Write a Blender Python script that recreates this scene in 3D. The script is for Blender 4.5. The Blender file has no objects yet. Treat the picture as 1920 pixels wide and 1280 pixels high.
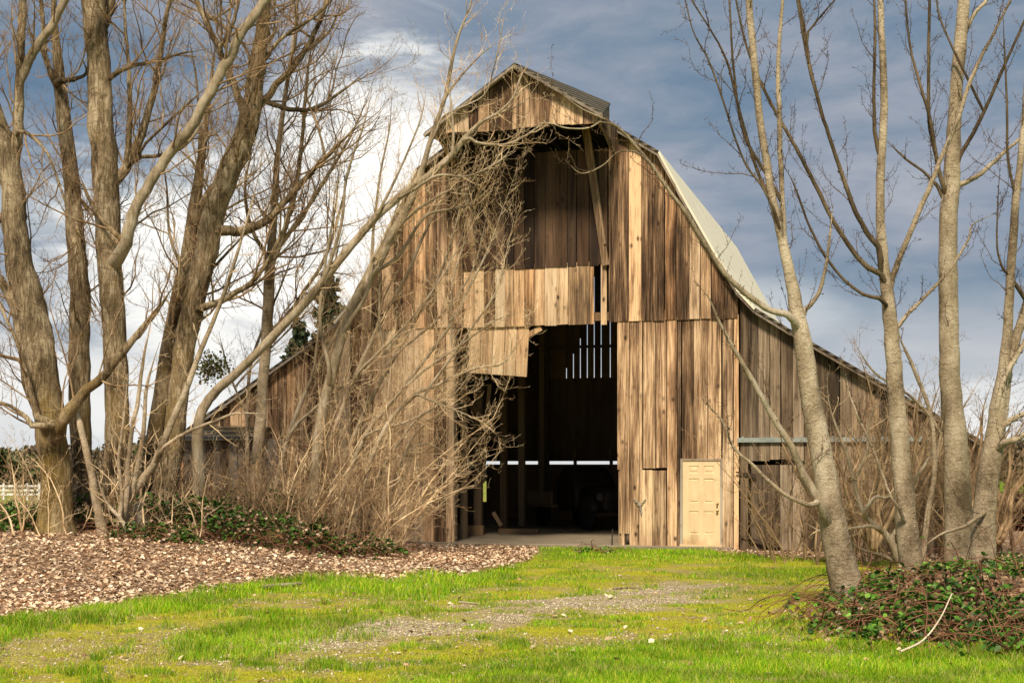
import bpy, bmesh, math, random
import numpy as np
from mathutils import Vector

# ------------------------------------------------------------------ camera
SC = bpy.context.scene
COL = SC.collection
F, CX, HY, CH = 2450.0, 960.0, 871.0, 2.0       # focal length (px of the 1920 frame), centre, horizon row, eye height
cam_d = bpy.data.cameras.new("camera"); cam = bpy.data.objects.new("camera", cam_d); COL.objects.link(cam)
cam.location = (0, 0, CH); cam.rotation_euler = (math.radians(90), 0, 0)
cam_d.sensor_width = 36; cam_d.lens = 36 * F / 1920; cam_d.shift_y = (HY - 640) / 1920
cam_d.clip_start = 0.1; cam_d.clip_end = 5000
SC.camera = cam
# ------------------------------------------------------------------ light
SUN_EL, SUN_AZ = math.radians(50), math.radians(-10)   # behind the camera, to its left
S_DIR = Vector((math.sin(SUN_AZ) * math.cos(SUN_EL), -math.cos(SUN_AZ) * math.cos(SUN_EL), math.sin(SUN_EL)))
sd = bpy.data.lights.new("sun", 'SUN'); so = bpy.data.objects.new("sun", sd); COL.objects.link(so)
sd.energy = 3.9; sd.angle = math.radians(11); sd.color = (1.0, 0.85, 0.66)
so.rotation_euler = S_DIR.to_track_quat('Z', 'Y').to_euler(); so.location = (-20, -20, 40)
SC.view_settings.view_transform = 'Standard'; SC.view_settings.look = 'None'
SC.view_settings.exposure = 0.5; SC.view_settings.gamma = 1.0

# ------------------------------------------------------------------ node helper
class NT:
    def __init__(s, tree): s.t = tree; tree.nodes.clear()
    def n(s, typ, ins=None, **kw):
        nd = s.t.nodes.new(typ)
        for k, v in kw.items(): setattr(nd, k, v)
        for k, v in (ins or {}).items():
            sk = nd.inputs[k]
            if isinstance(v, bpy.types.NodeSocket): s.t.links.new(v, sk)
            else: sk.default_value = v
        return nd
    def math(s, op, a, b=0.0, clamp=False):
        return s.n('ShaderNodeMath', {0: a, 1: b}, operation=op, use_clamp=clamp).outputs[0]
    def mix(s, f, a, b, mode='MIX'):
        nd = s.n('ShaderNodeMix', data_type='RGBA', blend_type=mode)
        for i, v in ((0, f), (6, a), (7, b)):
            if isinstance(v, bpy.types.NodeSocket): s.t.links.new(v, nd.inputs[i])
            else: nd.inputs[i].default_value = v if i == 0 or len(v) == 4 else (*v, 1)
        return nd.outputs[2]
    def ramp(s, f, stops, interp='LINEAR'):
        nd = s.n('ShaderNodeValToRGB', {0: f}); cr = nd.color_ramp; cr.interpolation = interp
        while len(cr.elements) < len(stops): cr.elements.new(0.5)
        for e, (p, c) in zip(cr.elements, stops):
            e.position = p; e.color = (c, c, c, 1) if not hasattr(c, '__len__') else (*c, 1)
        return nd.outputs[0]
    def noise(s, vec, scale, detail=4, rough=0.55, dist=0.0):
        return s.n('ShaderNodeTexNoise', {'Vector': vec, 'Scale': scale, 'Detail': detail, 'Roughness': rough, 'Distortion': dist}).outputs[0]
    def map(s, vec, sc=(1, 1, 1), loc=(0, 0, 0)):
        return s.n('ShaderNodeMapping', {'Vector': vec, 'Scale': sc, 'Location': loc}).outputs[0]

# ------------------------------------------------------------------ sky (world)
W = bpy.data.worlds.new("World"); SC.world = W; W.use_nodes = True
w = NT(W.node_tree)
def pdir(px, py):
    v = Vector(((px - CX) / F, 1, (HY - py) / F)); return v.normalized()
gen = w.n('ShaderNodeTexCoord').outputs['Generated']
sky = w.n('ShaderNodeTexSky', sky_type='NISHITA', sun_disc=False, sun_elevation=SUN_EL,
          sun_rotation=math.radians(180) - SUN_AZ, altitude=100, air_density=1.0, dust_density=2.0)
skyc = w.mix(1.0, sky.outputs[0], (0.28, 0.31, 0.38), 'MULTIPLY')
n1 = w.noise(w.map(gen, (0.9, 1, 2.6)), 4.6, 5, 0.5, 0.3)
n2 = w.noise(w.map(gen, (1, 1, 3.0), (3.1, 1.7, 0.4)), 11.0, 7, 0.62, 0.5)
cl = w.math('ADD', w.math('MULTIPLY', n1, 0.62), w.math('MULTIPLY', n2, 0.38))
cloud = w.ramp(cl, [(0.36, (0.90, 1.50, 2.25)), (0.45, (1.35, 1.98, 2.70)), (0.53, (2.05, 2.50, 3.10)), (0.60, (2.75, 3.0, 3.5)), (0.70, (3.8, 3.9, 4.2))])
col = w.mix(0.82, skyc, cloud)
def lobe(px, py, rx, rz, amp):
    d = pdir(px, py)
    df = w.n('ShaderNodeVectorMath', {0: gen, 1: tuple(d)}, operation='SUBTRACT').outputs[0]
    sc = w.n('ShaderNodeVectorMath', {0: df, 1: (1 / rx, 1 / rx, 1 / rz)}, operation='MULTIPLY').outputs[0]
    ln = w.n('ShaderNodeVectorMath', {0: sc}, operation='LENGTH').outputs[1]
    ln = w.math('ADD', ln, w.math('MULTIPLY', w.math('SUBTRACT', n2, 0.5), 1.5))
    return w.math('MULTIPLY', w.ramp(ln, [(0.0, 1.0), (0.35, 0.85), (1.0, 0.0)], 'EASE'), amp)
gl = None
for a in ((690, 400, .12, .16, 1.0), (520, 520, .22, .12, 1.0), (700, 600, .14, .12, .95), (290, 470, .10, .05, .6), (60, 720, .28, .045, .7), (330, 760, .2, .05, .8),
          (1380, 590, .10, .035, .3), (1880, 830, .16, .05, .75), (100, 400, .08, .03, .3)):
    l = lobe(*a); gl = l if gl is None else w.math('MAXIMUM', gl, l)
col = w.mix(gl, col, (8.6, 8.4, 7.9))
sepz = w.n('ShaderNodeSeparateXYZ', {0: gen}).outputs[2]
col = w.mix(w.ramp(sepz, [(0.0, 0.75), (0.14, 0.0)]), col, (6.5, 6.5, 6.4))
bg = w.n('ShaderNodeBackground', {'Color': col, 'Strength': 0.1})
w.t.links.new(bg.outputs[0], w.n('ShaderNodeOutputWorld').inputs[0])

# ------------------------------------------------------------------ generic helpers
rnd = random.Random(7)
def gp(px, py, Y):                      # the world point seen at a photo position, Y metres ahead
    return np.array(((px - CX) / F * Y, Y, CH + (HY - py) / F * Y))
def tag(o, label=None, cat=None, group=None, kind=None):
    for k, v in (('label', label), ('category', cat), ('group', group), ('kind', kind)):
        if v: o[k] = v
    return o
def empty(name, loc, rz=0.0, parent=None):
    o = bpy.data.objects.new(name, None); COL.objects.link(o); o.location = loc; o.rotation_euler = (0, 0, rz)
    o.empty_display_size = 0.3
    if parent: o.parent = parent
    return o
def mesh_np(name, verts, faces, mats, parent=None, smooth=False, loc=(0, 0, 0), fmat=None, attrs=None):
    """faces: list of (M,k) index arrays"""
    me = bpy.data.meshes.new(name)
    verts = np.asarray(verts, dtype=np.float32)
    me.vertices.add(len(verts)); me.vertices.foreach_set('co', verts.ravel())
    li = np.concatenate([f.ravel() for f in faces]).astype(np.int32)
    cnt = np.concatenate([np.full(len(f), f.shape[1]) for f in faces]).astype(np.int32)
    me.loops.add(len(li)); me.loops.foreach_set('vertex_index', li)
    me.polygons.add(len(cnt))
    st = np.zeros(len(cnt), dtype=np.int32); st[1:] = np.cumsum(cnt)[:-1]
    me.polygons.foreach_set('loop_start', st)
    try: me.polygons.foreach_set('loop_total', cnt)
    except Exception: pass
    if smooth: me.polygons.foreach_set('use_smooth', np.ones(len(cnt), dtype=bool))
    if fmat is not None: me.polygons.foreach_set('material_index', np.asarray(fmat, dtype=np.int32))
    for k, v in (attrs or {}).items():
        at = me.color_attributes.new(k, 'FLOAT_COLOR', 'POINT'); at.data.foreach_set('color', np.asarray(v, dtype=np.float32).ravel())
    me.update(calc_edges=True); me.validate()
    for m in (mats if isinstance(mats, (list, tuple)) else [mats]): me.materials.append(m)
    o = bpy.data.objects.new(name, me); COL.objects.link(o); o.location = loc
    if parent: o.parent = parent
    return o

class MB:
    """collects boxes, prisms and rods into ONE mesh, with a random tone per piece"""
    def __init__(s): s.v = []; s.f = []; s.a = []
    def add(s, vs, fs, tone=None):
        b = len(s.v); s.v += [tuple(v) for v in vs]; s.f += [tuple(b + i for i in f) for f in fs]
        t = tone or (rnd.random(), rnd.random(), rnd.random(), 1)
        s.a += [t] * len(vs)
    def box(s, x0, x1, y0, y1, z0, z1, tone=None, z1b=None, z0b=None, dx=0.0):
        """z1b / z0b: heights at the x1 side when they differ; dx: sideways lean of the top"""
        zb = z1 if z1b is None else z1b; za = z0 if z0b is None else z0b
        vs = [(x0, y0, z0), (x1, y0, za), (x1, y1, za), (x0, y1, z0), (x0 + dx, y0, z1), (x1 + dx, y0, zb), (x1 + dx, y1, zb), (x0 + dx, y1, z1)]
        s.add(vs, [(0, 3, 2, 1), (4, 5, 6, 7), (0, 1, 5, 4), (1, 2, 6, 5), (2, 3, 7, 6), (3, 0, 4, 7)], tone)
    def bar(s, a, b, wd, th, tone=None, up=(0, 1, 0)):
        a, b = Vector(a), Vector(b); t = (b - a).normalized(); u = Vector(up)
        p = t.cross(u).normalized(); q = p.cross(t).normalized(); p *= wd / 2; q *= th / 2
        vs = [a - p - q, a + p - q, a + p + q, a - p + q, b - p - q, b + p - q, b + p + q, b - p + q]
        s.add(vs, [(0, 1, 2, 3), (4, 7, 6, 5), (0, 4, 5, 1), (1, 5, 6, 2), (2, 6, 7, 3), (3, 7, 4, 0)], tone)
    def rod(s, pts, r, n=10, tone=None):
        pts = [Vector(p) for p in pts]; rs = r if hasattr(r, '__len__') else [r] * len(pts); rings = []
        vs = []
        for i, p in enumerate(pts):
            t = (pts[min(i + 1, len(pts) - 1)] - pts[max(i - 1, 0)]).normalized()
            ref = Vector((0, 0, 1)) if abs(t.z) < .8 else Vector((1, 0, 0))
            u = t.cross(ref).normalized(); v = t.cross(u)
            vs += [p + rs[i] * (math.cos(k * 2 * math.pi / n) * u + math.sin(k * 2 * math.pi / n) * v) for k in range(n)]
        fs = [(i * n + k, i * n + (k + 1) % n, (i + 1) * n + (k + 1) % n, (i + 1) * n + k) for i in range(len(pts) - 1) for k in range(n)]
        fs += [tuple(range(n))[::-1], tuple((len(pts) - 1) * n + k for k in range(n))]
        s.add(vs, fs, tone)
    def lathe(s, prof, c, axis='y', n=20, tone=None):
        vs = []
        for r, h in prof:
            for k in range(n):
                a = 2 * math.pi * k / n; x, y = r * math.cos(a), r * math.sin(a)
                p = {'y': (x, h, y), 'z': (x, y, h), 'x': (h, x, y)}[axis]; vs.append((c[0] + p[0], c[1] + p[1], c[2] + p[2]))
        m = len(prof)
        fs = [(i * n + k, i * n + (k + 1) % n, (i + 1) * n + (k + 1) % n, (i + 1) * n + k) for i in range(m - 1) for k in range(n)]
        fs += [tuple(range(n)), tuple((m - 1) * n + k for k in range(n))[::-1]]
        s.add(vs, fs, tone)
    def build(s, name, mat, parent=None, bevel=0.0, smooth=False):
        me = bpy.data.meshes.new(name); me.from_pydata(s.v, [], s.f)
        at = me.color_attributes.new('tone', 'FLOAT_COLOR', 'POINT'); at.data.foreach_set('color', np.array(s.a, dtype=np.float32).ravel())
        bm = bmesh.new(); bm.from_mesh(me); bmesh.ops.recalc_face_normals(bm, faces=bm.faces)
        if bevel: bmesh.ops.bevel(bm, geom=bm.edges[:], offset=bevel, segments=1, affect='EDGES')
        bm.to_mesh(me); bm.free(); me.materials.append(mat)
        if smooth: me.polygons.foreach_set('use_smooth', [True] * len(me.polygons))
        o = bpy.data.objects.new(name, me); COL.objects.link(o)
        if parent: o.parent = parent
        return o

# numpy value noise for terrain and scattering
_rs = np.random.RandomState(11); _T = _rs.rand(256, 256)
def vnoise(x, y):
    xi, yi = np.floor(x).astype(int), np.floor(y).astype(int); fx, fy = x - xi, y - yi
    fx = fx * fx * (3 - 2 * fx); fy = fy * fy * (3 - 2 * fy)
    g = lambda i, j: _T[i & 255, j & 255]
    return (g(xi, yi) * (1 - fx) + g(xi + 1, yi) * fx) * (1 - fy) + (g(xi, yi + 1) * (1 - fx) + g(xi + 1, yi + 1) * fx) * fy
def fbm(x, y, o=4):
    s = 0; a = .5; t = 0
    for i in range(o): s = s + a * vnoise(x * 2 ** i + 17 * i, y * 2 ** i + 5 * i); t += a; a *= .5
    return s / t
def sst(a, b, x): t = np.clip((x - a) / (b - a), 0, 1); return t * t * (3 - 2 * t)

# ------------------------------------------------------------------ materials
def new_mat(name):
    m = bpy.data.materials.new(name); m.use_nodes = True; return m, NT(m.node_tree)
def finish(nt, col, rough=0.85, bump=None, bstr=0.3, bdist=0.01, spec=0.3, metal=0.0, normal=None):
    b = nt.n('ShaderNodeBsdfPrincipled', {'Base Color': col if isinstance(col, bpy.types.NodeSocket) else (*col, 1), 'Roughness': rough, 'Specular IOR Level': spec, 'Metallic': metal})
    if bump is not None:
        nt.t.links.new(nt.n('ShaderNodeBump', {'Height': bump, 'Strength': bstr, 'Distance': bdist}).outputs[0], b.inputs['Normal'])
    nt.t.links.new(b.outputs[0], nt.n('ShaderNodeOutputMaterial').inputs[0])
    return b

def wood(name, stops, stain=0.7, grain=0.5, knots=True):
    """weathered boards: every board has its own tone, grain, knots and rain streaks"""
    m, n = new_mat(name)
    oc = n.n('ShaderNodeTexCoord').outputs['Object']
    at = n.n('ShaderNodeAttribute', attribute_name='tone').outputs['Color']
    sp = n.n('ShaderNodeSeparateColor', {0: at}); r, g, b = sp.outputs
    off = n.n('ShaderNodeCombineXYZ', {0: n.math('MULTIPLY', r, 37), 1: n.math('MULTIPLY', g, 11), 2: n.math('MULTIPLY', b, 53)}).outputs[0]
    v = n.n('ShaderNodeVectorMath', {0: oc, 1: off}, operation='ADD').outputs[0]
    gr = n.noise(n.map(v, (30, 30, 0.8)), 1.0, 6, 0.75, 0.25)
    st = n.noise(n.map(v, (7, 7, 0.55)), 1.0, 4, 0.6, 0.4)
    big = n.noise(n.map(oc, (0.35, 0.35, 0.28)), 1.0, 3, 0.5)
    f = n.math('ADD', n.math('MULTIPLY', n.math('SUBTRACT', r, 0.5), 0.62), n.math('MULTIPLY', st, stain))
    f = n.math('ADD', f, n.math('MULTIPLY', n.math('SUBTRACT', gr, 0.5), grain))
    f = n.math('ADD', f, n.math('MULTIPLY', n.math('SUBTRACT', big, 0.5), 0.9))
    f = n.math('ADD', f, 0.5 - stain * 0.5)
    c = n.ramp(f, stops)
    warm = n.mix(n.ramp(b, [(0.5, 0.0), (1.0, 0.55)]), c, n.mix(1.0, c, (1.12, 0.90, 0.72), 'MULTIPLY'))
    grey = n.mix(n.ramp(g, [(0.35, 0.0), (0.95, 0.6)]), warm, n.mix(1.0, warm, (0.86, 0.95, 1.08), 'MULTIPLY'))
    cc = grey
    if knots:
        vo = n.n('ShaderNodeTexVoronoi', {'Vector': n.map(v, (5.2, 5.2, 3.3)), 'Scale': 1.0, 'Randomness': 1.0}).outputs['Distance']
        kn = n.ramp(n.math('ADD', vo, n.math('MULTIPLY', n.math('SUBTRACT', gr, .5), .22)), [(0.08, 0.95), (0.15, 0.6), (0.30, 0.0)])
        kn = n.math('MULTIPLY', kn, n.ramp(n.noise(n.map(v, (1.3, 1.3, 1.1)), 1.0, 2, .5), [(.46, .04), (.60, 1.0)]))
        cc = n.mix(kn, cc, (0.035, 0.020, 0.012))
    crack = n.ramp(n.noise(n.map(v, (70, 70, 1.4)), 1.0, 3, 0.7), [(0.33, 1.0), (0.40, 0.0)])
    cc = n.mix(n.math('MULTIPLY', crack, 0.75), cc, (0.03, 0.02, 0.014))
    hgt = n.math('SUBTRACT', gr, n.math('MULTIPLY', crack, 0.8))
    finish(n, cc, 0.88, hgt, 0.55, 0.006, 0.2)
    return m
WOOD = wood('weathered_boards', [(0.05, (0.028, 0.017, 0.010)), (0.26, (0.105, 0.062, 0.035)), (0.46, (0.27, 0.165, 0.092)), (0.61, (0.49, 0.32, 0.185)), (0.85, (0.84, 0.61, 0.38))], 1.25, 1.5)
WOODL = wood('pale_weathered_boards', [(0.02, (0.09, 0.06, 0.038)), (0.25, (0.28, 0.18, 0.10)), (0.5, (0.68, 0.46, 0.265)), (0.9, (0.95, 0.76, 0.49))], 1.1, 1.2)
WOODR = wood('dimmed_weathered_boards', [(0.05, (0.025, 0.017, 0.011)), (0.3, (0.085, 0.058, 0.036)), (0.55, (0.175, 0.125, 0.080)), (0.95, (0.42, 0.32, 0.215))], 1.15, 1.2)  # lean-to wood: dimming towards the frame edge put into the colour
WOODD = wood('dark_brown_boards', [(0.02, (0.008, 0.005, 0.004)), (0.35, (0.045, 0.027, 0.017)), (0.7, (0.12, 0.072, 0.042)), (0.98, (0.18, 0.11, 0.065))], 0.9, 0.5)  # darkest brown range of the boards, for the hay door
WOODG = wood('grey_weathered_boards', [(0.02, (0.07, 0.055, 0.04)), (0.3, (0.17, 0.13, 0.095)), (0.6, (0.29, 0.235, 0.175)), (0.98, (0.48, 0.42, 0.34))], 0.9, 0.6)
BEAM = wood('old_timber', [(0.0, (0.09, 0.065, 0.04)), (0.5, (0.24, 0.17, 0.10)), (1.0, (0.42, 0.30, 0.18))], 0.6, 0.4, False)

def bark(name, lo, mid, hi, furrow=1.0, moss=None, lent=False, foot=False, st=(15, 15, 2.6)):
    m, n = new_mat(name)
    oc = n.n('ShaderNodeTexCoord').outputs['Object']
    a = n.noise(n.map(oc, st), 1.0, 6, 0.68, 1.2)
    b = n.noise(n.map(oc, (1.6, 1.6, 0.9)), 1.0, 4, 0.6)
    c = n.noise(n.map(oc, (90, 90, 40)), 1.0, 2, 0.6)
    f = n.math('ADD', n.math('MULTIPLY', a, 0.75 * furrow), n.math('MULTIPLY', b, 0.75))
    f = n.math('ADD', n.math('SUBTRACT', f, 0.375 * furrow - 0.12), n.math('MULTIPLY', n.math('SUBTRACT', c, 0.5), 0.25))
    col = n.ramp(f, [(0.36, lo), (0.5, mid), (0.64, hi)])
    h = n.math('ADD', a, n.math('MULTIPLY', c, 0.25))
    if lent:
        l = n.ramp(n.noise(n.map(oc, (5, 5, 34)), 1.0, 3, 0.6), [(0.34, 1.0), (0.41, 0.0)])
        col = n.mix(n.math('MULTIPLY', l, 0.55), col, lo)
    if moss:
        mk = n.ramp(n.noise(n.map(oc, (1.1, 1.1, 0.6), (5, 3, 1)), 1.0, 5, 0.7), [(0.52, 0.0), (0.70, 0.6)])
        if foot:
            zz = n.n('ShaderNodeSeparateXYZ', {0: oc}).outputs[2]
            mk = n.math('MULTIPLY', n.math('ADD', mk, 0.25), n.ramp(n.math('MULTIPLY', zz, 0.1), [(0.12, 1.0), (0.36, 0.0)]), True)
        col = n.mix(mk, col, moss)
    finish(n, col, 0.92, h, 1.0, 0.05 * furrow + 0.004, 0.15)
    return m
BARK_L = bark('furrowed_bark', (0.060, 0.042, 0.022), (0.245, 0.182, 0.105), (0.58, 0.475, 0.32), 1.0, (0.28, 0.19, 0.06), True)
BARK_M = bark('mossy_foot_bark', (0.065, 0.048, 0.03), (0.22, 0.165, 0.095), (0.50, 0.41, 0.27), 1.0, (0.36, 0.24, 0.035), True, True)
BARK_P = bark('pale_limb_bark', (0.15, 0.115, 0.07), (0.36, 0.29, 0.19), (0.52, 0.45, 0.34), 0.6)
BARK_R = bark('smooth_tan_bark', (0.12, 0.088, 0.052), (0.38, 0.30, 0.20), (0.64, 0.545, 0.40), 0.42, None, True, False, (13, 13, 16))
BARK_D = bark('dark_limb_bark', (0.05, 0.035, 0.02), (0.12, 0.088, 0.052), (0.22, 0.165, 0.10), 0.6)
def twigmat(name, a, b):
    m, n = new_mat(name)
    oc = n.n('ShaderNodeTexCoord').outputs['Object']
    finish(n, n.mix(n.ramp(n.noise(oc, 2.6, 3, .6), [(0.38, 0.0), (0.62, 1.0)]), a, b), 0.8, spec=0.2)
    return m
TW_G = twigmat('golden_twig_bark', (0.40, 0.26, 0.135), (0.92, 0.72, 0.45))
TW_B = twigmat('brown_twig_bark', (0.17, 0.11, 0.06), (0.42, 0.29, 0.165))
TW_D = twigmat('dark_twig_bark', (0.07, 0.042, 0.022), (0.16, 0.10, 0.055))
TW_R = twigmat('red_brown_stem', (0.13, 0.05, 0.028), (0.30, 0.16, 0.085))

def leafmat(name, trans=0.25, rough=0.6):
    m, n = new_mat(name)
    at = n.n('ShaderNodeAttribute', attribute_name='tone').outputs['Color']
    d = n.n('ShaderNodeBsdfPrincipled', {'Base Color': at, 'Roughness': rough, 'Specular IOR Level': 0.25})
    t = n.n('ShaderNodeBsdfTranslucent', {'Color': at})
    mx = n.n('ShaderNodeMixShader', {0: trans, 1: d.outputs[0], 2: t.outputs[0]})
    n.t.links.new(mx.outputs[0], n.n('ShaderNodeOutputMaterial').inputs[0])
    return m
LEAF = leafmat('leaf_surface', 0.25, 0.45); GRASS = leafmat('grass_blade', 0.35, 0.55); DRY = leafmat('dry_leaf', 0.12, 0.8)

def plain(name, c, rough=0.6, metal=0.0, var=0.25, scale=4.0, spec=0.4, bump=0.0):
    m, n = new_mat(name)
    oc = n.n('ShaderNodeTexCoord').outputs['Object']
    nz = n.noise(oc, scale, 5, 0.6)
    col = n.mix(n.ramp(nz, [(0.3, 1.0), (0.7, 0.0)]), c, tuple(x * (1 - var) for x in c))
    finish(n, col, rough, n.noise(oc, scale * 12, 3), bump, 0.004, spec, metal)
    return m
CREAM = plain('cream_paint', (0.80, 0.60, 0.36), 0.6, var=0.30, scale=1.1, bump=0.25)
m_, n_ = new_mat('cream_door_paint'); oc_ = n_.n('ShaderNodeTexCoord').outputs['Object']; z_ = n_.n('ShaderNodeSeparateXYZ', {0: oc_}).outputs[2]
a_ = n_.noise(n_.map(oc_, (3, 3, 1.2)), 1.6, 5, .65); sp_ = n_.math('ADD', n_.math('MULTIPLY', z_, -1.6), n_.math('MULTIPLY', a_, 1.5))
c_ = n_.mix(n_.ramp(a_, [(.35, 0.), (.7, .55)]), (0.82, 0.62, 0.38), (0.60, 0.44, 0.26)); c_ = n_.mix(n_.ramp(sp_, [(.15, 0.), (.75, .75)]), c_, (0.30, 0.20, 0.10))
c_ = n_.mix(n_.ramp(n_.noise(oc_, 22, 3, .7), [(.66, 0.), (.72, .5)]), c_, (0.25, 0.18, 0.10)); finish(n_, c_, 0.65, a_, .25, .004, .25); CREAM_DOOR = m_
BRASS = plain('brass', (0.75, 0.55, 0.25), 0.25, 1.0, 0.1)
GALV = plain('galvanised_steel', (0.42, 0.47, 0.44), 0.45, 0.35, 0.35, 3)
IRON = plain('rusty_iron', (0.07, 0.045, 0.03), 0.85, 0.2, 0.4, 8)
CONC = plain('concrete', (0.30, 0.25, 0.18), 0.9, 0, 0.35, 1.6, 0.2, 0.3)
WHITEP = plain('white_paint', (0.80, 0.80, 0.78), 0.6, 0, 0.08)
TRUCK = plain('faded_truck_paint', (0.035, 0.026, 0.018), 0.6, 0.0, 0.5, 3)
RUBBER = plain('rubber', (0.02, 0.02, 0.02), 0.9)
# roof metal
def roofmat(name, c, c2, freq, along=1):
    m, n = new_mat(name)
    oc = n.n('ShaderNodeTexCoord').outputs['Object']
    sx = n.n('ShaderNodeSeparateXYZ', {0: oc}).outputs[along]
    wv = n.math('SINE', n.math('MULTIPLY', sx, freq))
    nz = n.noise(n.map(oc, (0.8, 2.2, 0.8)), 1.0, 5, 0.6)
    col = n.mix(n.ramp(nz, [(0.35, 0.0), (0.7, 1.0)]), c, c2)
    if along == 2: col = n.mix(n.ramp(wv, [(0.0, 0.85), (0.35, 0.0)]), col, tuple(q * .25 for q in c2))
    finish(n, col, 0.6, wv, 0.6, 0.02, 0.3, 0.0)
    return m
ROOFC = roofmat('cream_metal_roof', (0.82, 0.78, 0.62), (0.70, 0.65, 0.50), 22)
ROOFG = roofmat('old_corrugated_roof', (0.145, 0.125, 0.07), (0.075, 0.055, 0.03), 48, 2)

# ------------------------------------------------------------------ terrain
def height(x, y):
    x = np.asarray(x, float); y = np.asarray(y, float)
    bank = .62 * sst(18, 26, y) * sst(2.5, 7.5, -x) * (1 - sst(36, 60, y))
    far = -1.0 * sst(48, 110, y)
    mound = .34 * np.exp(-((x - 5.9) / 1.7) ** 2 - ((y - 17.6) / 2.2) ** 2)
    near = sst(5, 11, y)
    nz = (fbm(x * .7, y * .7) - .5) * .10 * (1 - sst(26, 31, y) * (1 - sst(6, 8, -x))) + (fbm(x * 3 + 9, y * 3) - .5) * .03
    base = .035 * sst(26, 31, y) * (x > -40)
    return bank + far + mound + nz * near * .9 + base * 0
LB = np.array([(-40, 9.0), (-12, 12.4), (-8, 15.2), (-6.5, 16.7), (-5.8, 17.6), (-5.3, 19.2), (-4.45, 21.0), (-3.5, 23.4), (-1.96, 22.9), (-1.05, 23.4), (-.1, 25.6), (.3, 27.6), (.6, 30), (.9, 60), (4.4, 60), (4.7, 29.4), (6, 28.2), (8, 27), (14, 25), (20, 29), (40, 60)])
GC = np.array([(-9, 12.9), (-4.35, 14.1), (-1.65, 15.7), (.29, 17.9), (2.38, 20.2), (4, 21.5), (9, 22)])
def masks(x, y):
    n = fbm(x * .9 + 3, y * .9); n2 = fbm(x * 2.6 + 40, y * 2.6 + 8); n3 = fbm(x * .33 + 80, y * .33 + 3)
    lb = np.interp(x, LB[:, 0], LB[:, 1])
    d = y - lb + (n - .5) * 2.2 + (n2 - .5) * 1.2
    litter = sst(-.8, .9, d + (fbm(x * 4.1, y * 4.1 + 30) - .5) * 1.6) * (y < 70)
    litter = np.where(y > 45, litter * .2, litter)
    strip = sst(-3.9 - (x > -4.5) * .8, -1.6, d + (n2 - .5) * 2.2) * (1 - sst(-.3, .7, d)) * sst(-9, -7, x) * (1 - sst(-.6, 1.2, x))          # lush grass along the litter
    g = np.abs(y - np.interp(x, GC[:, 0], GC[:, 1])) / (0.85 + .25 * sst(-2, 1, x) + .35 * np.clip(n3 * 2, 0, 1))
    gravel = (1 - sst(.45, 1.5, g + (n2 - .5) * 1.9 + (n - .5) * 1.1)) * (1 - sst(2.6, 4.0, x)) * (.12 + .88 * sst(-3.6, -1.2, x)) * (.35 + .65 * sst(.38, .55, fbm(x * 1.3 + 50, y * 1.3)))
    near = (1 - sst(12.0, 14.3, y + (n - .5) * 2.5 - sst(-1, 3.5, x) * 1.4)) * sst(-1.5, 1.0, x + (n2 - .5))
    wall = sst(25.5, 28.8, y + (n - .5)) * sst(-.2, 1.2, x) * (1 - sst(33, 40, y)) 
    lush = np.clip(np.maximum(np.maximum(strip, near), wall * .9) + sst(7, 9, x) * .6 + sst(40, 50, y) * .35, 0, 1) * (1 - litter)
    lush = np.clip(np.maximum(lush, np.maximum(sst(.55, .68, n3) * .6, sst(.56, .66, n2) * .55) * (1 - litter)), 0, 1) * (1 - gravel * .7)
    return litter, lush, gravel, n, n2
def dirt(x, y):
    n = fbm(x * .55 + 7, y * 1.5 + 9); n2 = fbm(x * 2.2 + 4, y * 4.5 + 8)
    g = np.abs(y - .15 - np.interp(x, GC[:, 0], GC[:, 1]))
    tr = (1 - sst(.3, 2.6, g + (n - .5) * 3.4)) * (1 - sst(3.2, 5, x)) * (.55 + .45 * sst(-6, -2, x))
    ap = sst(28.2, 29.6, y + (n2 - .5) * 2.5) * (1 - sst(31.4, 33, y)) * (1 - sst(2.2, 3.2, x + (n2 - .5))) * sst(-2, -1, x)
    pt = sst(.56, .68, n) * .7 + sst(.60, .70, n2) * .6
    return np.clip(np.maximum(np.maximum(tr * sst(.34, .55, n2), ap), pt * (y < 27)) + .7 * sst(42, 50, y), 0, 1)
def axis(dense0, dense1, step, lo, hi, grow=1.18):
    a = list(np.arange(dense0, dense1 + 1e-6, step)); s = step
    while a[-1] < hi: s *= grow; a.append(min(hi, a[-1] + s))
    s = step
    while a[0] > lo: s *= grow; a.insert(0, max(lo, a[0] - s))
    return np.array(a)
gx, gy = axis(-12, 12, .09, -1500, 1500), axis(9, 34, .09, -60, 2500)
GX, GY = np.meshgrid(gx, gy); x, y = GX.ravel(), GY.ravel()
li, lu, gr, na, nb = masks(x, y)
z = height(x, y)
V = np.stack([x, y, z], 1); nx, ny = len(gx), len(gy)
i = (np.arange(ny - 1)[:, None] * nx + np.arange(nx - 1)[None, :]).ravel()
FQ = np.stack([i, i + 1, i + nx + 1, i + nx], 1)
m, n = new_mat('ground_soil')
atn = n.n('ShaderNodeAttribute', attribute_name='cover'); at = n.n('ShaderNodeSeparateColor', {0: atn.outputs['Color']})
pos = n.n('ShaderNodeNewGeometry').outputs['Position']
f1 = n.noise(pos, 26, 4, .7); f2 = n.noise(pos, 2.3, 5, .65); f3 = n.noise(pos, 120, 2, .6); f4 = n.noise(pos, .8, 4, .6)
mossc = n.mix(n.ramp(f1, [(.32, 0.), (.65, 1.)]), (0.16, 0.20, 0.012), (0.56, 0.53, 0.03))
mossc = n.mix(n.ramp(f2, [(.50, 0.), (.66, .8)]), mossc, n.mix(f1, (0.13, 0.09, 0.035), (0.46, 0.33, 0.11)))
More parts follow.
